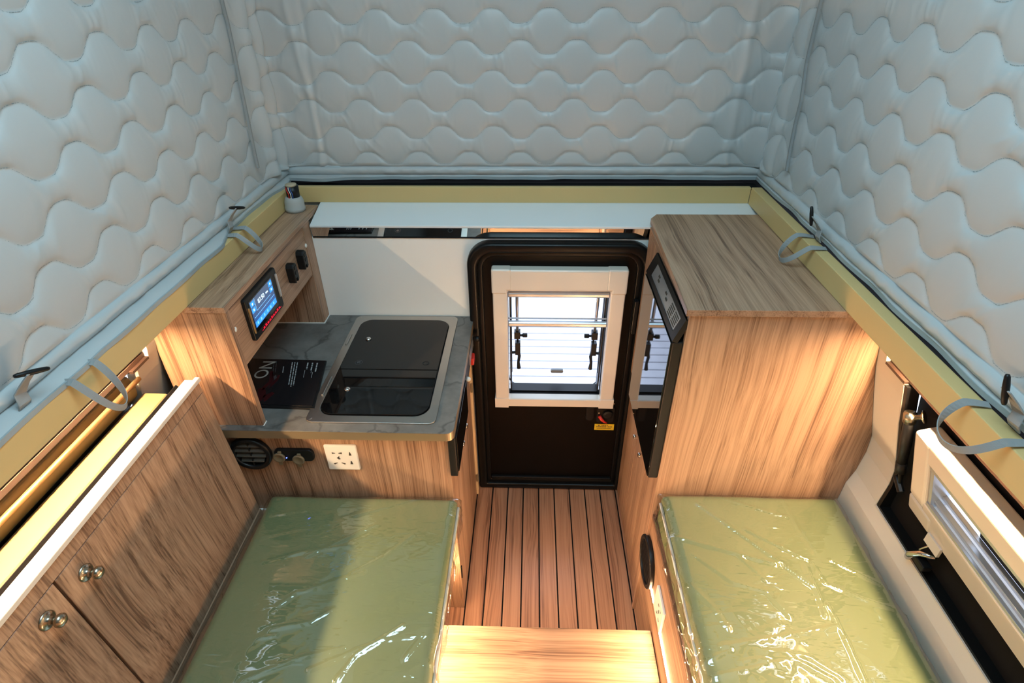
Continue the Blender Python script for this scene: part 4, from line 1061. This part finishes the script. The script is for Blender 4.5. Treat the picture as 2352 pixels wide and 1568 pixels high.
MB().box(XFR + 0.018, XM + 0.96, 1.218, YB - 0.002, 0.0, 0.69).build('carcass', WZ, fc_)
for (y0, y1) in ((1.220, 1.385), (1.388, 1.56), (1.563, 1.767)):
    MB().box(XFR + 0.0095, XFR + 0.0175, y0, y1, 0.02, 0.688).build('door', WZ, fc_, bevel=0.0008, segs=1)
for (px, py) in ((1457, 1003), (1468, 1045)):
    q = at(px, py, 0, 0.375)
    MB().lathe((XFR + 0.0095, q[1], q[2]), (-1, 0, 0), [(0, 0.008), (0.008, 0.005), (0.018, 0.0045), (0.022, 0.008), (0.030, 0.0095), (0.033, 0.008)], 16).build('knob', CHROME, fc_, smooth=True)
# fridge with black mirror door and control strip
fg = thing('fridge', (0.38, 1.41, 0.70), 'built-in fridge with glossy black door and vented control strip', 'fridge')
FY0, FY1 = 1.206, 1.608
MB().box(XFR + 0.014, 0.86, FY0 + 0.014, FY1, 0.692, 1.262).build('cooling_body', BLACK, fg)
MB().box(0.366, XFR - 0.001, FY0, FY1, 0.700, 1.198).build('door', BLACK, fg, bevel=0.003, segs=2)
MB().box(0.3625, 0.366, FY0 + 0.004, FY1 - 0.003, 0.704, 1.195).build('door_glass', GLASSBLK, fg, bevel=0.001, segs=1)
# sloping control strip: frame and insert
a0, a1 = np.array([0.367, 1.201]), np.array([0.3925, 1.265])
def cs(q):   # (w 0..1 up the strip, y, depth)
    d = a1 - a0; n = np.array([-d[1], d[0]]) / np.linalg.norm(d); p = a0 + d * q[0] + n * q[2]; return (p[0], q[1], p[1])
cf = MB()
cf.box(0, 1, FY0, FY0 + 0.030, -0.012, 0.003).box(0, 1, FY1 - 0.05, FY1, -0.012, 0.003).box(0, 0.20, FY0 + 0.030, FY1 - 0.05, -0.012, 0.003).box(0.80, 1, FY0 + 0.030, FY1 - 0.05, -0.012, 0.003)
cf.xform(cs); cf.build('control_frame', BLACK, fg)
MB().box(0.20, 0.80, FY0 + 0.030, FY0 + 0.135, -0.012, 0.001).xform(cs).build('vent_insert', ALU, fg)
MB().box(0.20, 0.80, FY0 + 0.135, FY1 - 0.085, -0.012, 0.001).xform(cs).build('control_insert', ALU, fg)
MB().box(0.20, 0.80, FY1 - 0.085, FY1 - 0.05, -0.012, 0.001).xform(cs).build('vent_insert', ALU, fg)
for j in range(2):
    for i in range(5):
        MB().box(0.27 + i * 0.095, 0.32 + i * 0.095, FY0 + 0.040 + j * 0.046, FY0 + 0.078 + j * 0.046, 0.001, 0.0016).xform(cs).build('vent_slot', INK, fg)
for (w, y) in ((0.42, 0.16), (0.55, 0.18), (0.42, 0.27), (0.55, 0.28)):
    MB().box(w, w + 0.09, FY0 + y, FY0 + y + 0.018, 0.001, 0.0018).xform(cs).build('button', INK, fg)

# ------------------------------------------------------------------ benches, step, led strips
bl = thing('bench', (-0.6, 0.5, 0.0), 'low wood bench under the mattress by the kitchen', 'bench')
XBL = -0.30
MB().box(XM - 0.97, XBL, YN + 0.002, YF - 0.002, 0.0, BZ - 0.016).build('box', WZ, bl)
MB().box(XM - 0.945, -0.245, YN + 0.002, YF - 0.002, BZ - 0.016, BZ).build('seat_board', WY, bl, bevel=0.001, segs=1)
MB().box(-0.94, -0.79, YF - 0.007, YF - 0.0015, BZ, BZ + 0.004).build('caulk_line', CAULK, bl)
br = thing('bench', (0.65, 0.5, 0.0), 'low wood bench under the mattress by the fridge cabinet', 'bench')
XBR = 0.404
MB().box(XBR, XM + 0.97, YN + 0.002, 1.201, 0.0, BZ - 0.016).build('box', WY, br)
MB().box(XBR - 0.004, XM + 0.945, YN + 0.002, 1.201, BZ - 0.016, BZ).build('seat_board', BROWNEDGE, br, bevel=0.001, segs=1)
st_ = thing('step', (0.05, 0.5, 0.0), 'wood laminate step across the aisle between the benches', 'step')
MB().box(-0.288, XBR - 0.003, 0.10, 1.003, 0.196, 0.212).build('tread', WX, st_, bevel=0.001, segs=1)
MB().box(-0.288, XBR - 0.003, 0.986, 0.998, 0.0, 0.196).build('riser', WX, st_)
def led(name, x0, x1, y0, y1, z0, z1, mt, label):
    return tag(MB().box(x0, x1, y0, y1, z0, z1).build('led_strip', mt), label, 'led strip', 'warm led strips')
led('a', XBR - 0.0010, XBR - 0.0002, 0.10, 1.20, 0.3085, 0.3145, LEDM, 'glowing warm led strip along the bench under the fridge-side mattress')
led('b', XBL + 0.0002, XBL + 0.0010, 0.10, 1.18, 0.3085, 0.3145, LEDM, 'warm led strip along the bench under the kitchen-side mattress')
def rail_led(sgn, y1, label):
    """warm strip in a small U-channel on the wall, facing down and slightly into the room"""
    a = math.radians(9); c = np.array([XM + sgn * 0.935, 1.244])
    n = np.array([-sgn * math.sin(a), -math.cos(a)]); t = np.array([-sgn * math.cos(a), math.sin(a)])
    P = lambda u, w: tuple(c + t * u + n * w)
    o = MB().prism([P(-.0045, 0), P(.0045, 0), P(.0045, -.002), P(-.0045, -.002)], 'y', -0.05, y1).build('led_strip', LEDR)
    tag(o, label, 'led strip', 'warm led strips')
    MB().prism([P(-.0048, .0012), P(-.0048, -.0022), P(.0048, -.0022), P(.0048, .0010), P(.0062, .0010), P(.0062, -.004), P(0, -.006), (XM + sgn * .9569, 1.254), (XM + sgn * .9569, 1.242), P(-.0062, .0012)], 'y', -0.05, y1 - .008).build('profile', ALU, o)
rail_led(-1, 1.10, 'warm led strip tucked under the rail above the knobbed cabinet')
rail_led(1, 1.115, 'warm led strip tucked under the rail above the hatch window')

# round vent and socket on the right bench
vb = thing('air_vent', (XBR, 1.155, 0.275), 'round black air vent on the bench face above the led strip', 'vent')
cy, cz = 1.155, 0.360
circ2 = lambda r: [(cy + r * math.cos(2 * math.pi * i / n_), cz + r * math.sin(2 * math.pi * i / n_)) for i in range(n_)]
MB().ring(circ2(0.086), circ2(0.071), 'x', XBR - 0.016, XBR).build('bezel', BLACK, vb, bevel=0.004, segs=3, smooth=True)
MB().prism(circ2(0.072), 'x', XBR - 0.010, XBR).build('back_plate', BLACKMATT, vb)
for dz in (-0.030, -0.010, 0.010, 0.030):
    w = math.sqrt(0.070 ** 2 - dz ** 2)
    MB().prism([(XBR - 0.013, cz + dz + 0.003), (XBR - 0.014, cz + dz), (XBR - 0.008, cz + dz + 0.006), (XBR - 0.008, cz + dz + 0.009)], 'y', cy - w, cy + w).build('slat', BLACK, vb)
wall_socket((XBR, 0.972, 0.338), (XBR, 0.972, 0.388), False, 'cream wall socket on the bench face beside the round vent', (0, 1, 0), (0, 0, 1), (-1, 0, 0), HOLES[:6])

# ------------------------------------------------------------------ mattresses in clear plastic wrap
def seg_dist(px, py, a, b):
    ax, ay = a; bx, by = b
    dx, dy = bx - ax, by - ay; L2 = dx * dx + dy * dy + 1e-9
    t = np.clip(((px - ax) * dx + (py - ay) * dy) / L2, 0, 1)
    return np.hypot(px - ax - t * dx, py - ay - t * dy), t
def mattress(x0, x1, y0, y1, z0, z1, label, creases, seed, pipe_side):
    t = thing('mattress', ((x0 + x1) / 2, (y0 + y1) / 2, z0), label, 'mattress')
    r = 0.028
    # cushion: rounded box from a grid wrapped over the top and sides
    def wrap(off, n_res, disp):
        sxs = np.arange(x0 - (z1 - z0) - off, x1 + (z1 - z0) + off, n_res); sys_ = np.arange(y0, y1 + (z1 - z0) * 0.95 + off, n_res)
        S, T = np.meshgrid(sxs, sys_)
        def fold(s, lo, hi):
            # position and drop of a sheet folded over rounded edges
            pos = np.clip(s, lo + r, hi - r); over = np.where(s < lo + r, lo + r - s, np.where(s > hi - r, s - hi + r, 0.0)); sg = np.where(s < (lo + hi) / 2, -1, 1)
            ang = np.clip(over / r, 0, math.pi / 2)
            drop = r * (1 - np.cos(ang)) + np.maximum(over - r * math.pi / 2, 0)
            pos = pos + sg * r * np.sin(ang)
            return pos, drop, sg * np.sin(ang), np.cos(ang)
        X, dX, nx, cx = fold(S, x0 - off, x1 + off); Y, dY, ny, cy_ = fold(T, y0 - 10, y1 + off)
        drop = np.minimum(np.sqrt(dX ** 2 + dY ** 2), z1 - z0 + off - 0.001)
        Z = z1 + off - drop
        n = np.stack([nx, ny, np.minimum(cx, cy_)], -1); n /= np.linalg.norm(n, axis=-1, keepdims=True) + 1e-9
        d = disp(X, Y, Z, S, T)
        return X + n[..., 0] * d, Y + n[..., 1] * d, np.maximum(Z + n[..., 2] * d, z0 + 0.001)
    cush = lambda X, Y, Z, S, T: vnoise(X * 5, Y * 4, seed) * 0.002
    X, Y, Z = wrap(0, 0.010, cush)
    grid_mesh('cushion', X, Y, Z, VINYL, t)
    px = x1 if pipe_side > 0 else x0
    pts = [(px + pipe_side * 0.0035, y0 + (y1 - y0 - 0.012) * i / 40, z1 - 0.040 + 0.0015 * math.sin(i * 1.3)) for i in range(41)]
    MB().tube(pts, 0.0045, 8).build('piping', PIPE, t, smooth=True)
    def wr(X, Y, Z, S, T):
        d = np.zeros_like(X)
        for (line, amp, w) in creases:
            for a, b in zip(line[:-1], line[1:]):
                dist, tt = seg_dist(S, T, a, b)
                wob = 1 + 0.35 * vnoise(S * 40, T * 40, seed + 9)
                d = np.maximum(d, amp * np.exp(-(dist / (0.62 * w * wob)) ** 1.4))
        a1 = vnoise(S * 9 + T * 5, T * 16 - S * 8, seed + 1); a2 = vnoise(S * 26 + T * 16, T * 44 - S * 26, seed + 2)
        d = d + 0.0016 * (1 - np.abs(a1)) ** 3 + 0.0011 * (1 - np.abs(a2)) ** 2 * (0.5 + 0.5 * vnoise(S * 4, T * 4, seed + 3))
        side = np.clip((z1 - Z) / 0.03, 0, 1)
        d = d + side * (0.006 + 0.007 * vnoise(S * 16 + Z * 30, T * 22, seed + 4) + 0.003 * vnoise(S * 60, T * 55, seed + 5))
        return d
    X, Y, Z = wrap(0.003, 0.0045, wr)
    w = grid_mesh('plastic_wrap', X, Y, Z, FILM, t)
    return t
def cpx(pts, s, ox, oy, z): return [tuple(at(ox + x * s, oy + y * s, 2, z)[:2]) for x, y in pts]
cr_r = []
for pts, amp, w in (([(380, 250), (800, 540), (1240, 860)], .006, .007), ([(480, 180), (760, 270), (1050, 350)], .005, .006), ([(740, 440), (1000, 570), (1230, 680)], .006, .006), ([(1230, 680), (1330, 840), (1600, 950), (2000, 1080)], .005, .005), ([(1370, 670), (1620, 790), (1900, 930)], .005, .005),
                    ([(1180, 690), (1260, 880), (1340, 1080)], .006, .006), ([(1340, 1000), (1480, 1250), (1620, 1560)], .006, .007), ([(180, 480), (560, 590), (980, 700)], .006, .007), ([(560, 1310), (1000, 1240), (1420, 1160)], .007, .007), ([(330, 840), (500, 1010), (620, 1180)], .005, .006),
                    ([(350, 620), (650, 830), (900, 900), (1070, 1080)], .004, .006), ([(500, 1530), (700, 1490), (1100, 1400), (1400, 1560)], .005, .006), ([(1000, 180), (1120, 420), (1250, 620)], .004, .006), ([(900, 1340), (1200, 1380), (1500, 1560)], .004, .006), ([(700, 640), (900, 820)], .004, .005), ([(700, 1420), (860, 1400), (1050, 1460)], .004, .005),
                    ([(0, 1500), (300, 1480), (640, 1330)], .004, .006)):
    cr_r.append((cpx(pts, .3113, 1480, 1080, ZMR), amp, w))
cr_l = []
for pts, amp, w in (([(640, 690), (960, 610), (1330, 560)], .004, .007), ([(1340, 340), (1720, 235), (1850, 190)], .004, .005), ([(980, 640), (1250, 520), (1500, 400)], .0035, .006), ([(1200, 1560), (1340, 1370), (1700, 1150)], .006, .006), ([(500, 1560), (900, 1400), (1280, 1310)], .004, .006),
                    ([(700, 860), (1040, 870), (1400, 760)], .004, .008), ([(780, 1000), (900, 910), (1120, 870)], .004, .006), ([(760, 220), (1150, 120)], .004, .006), ([(720, 340), (980, 300)], .004, .005), ([(640, 500), (930, 440)], .003, .005), ([(1300, 770), (1560, 640), (1760, 480)], .0035, .005),
                    ([(700, 1180), (1000, 1130), (1180, 1030)], .004, .006), ([(1000, 1480), (1500, 1270), (1850, 1220)], .004, .006), ([(600, 1250), (760, 1220)], .003, .005), ([(1700, 1400), (1830, 1230)], .005, .006)):
    cr_l.append((cpx(pts, .3112, 400, 1080, ZML), amp, w))
mattress(-0.806, -0.221, YN + 0.004, 1.166, BZ + 0.0005, ZML, 'sage green mattress in clear plastic on the kitchen-side bench', cr_l, 31, 1)
mattress(0.410, 0.933, YN + 0.004, 1.180, BZ + 0.0005, ZMR, 'sage green mattress in clear plastic on the fridge-side bench', cr_r, 47, -1)
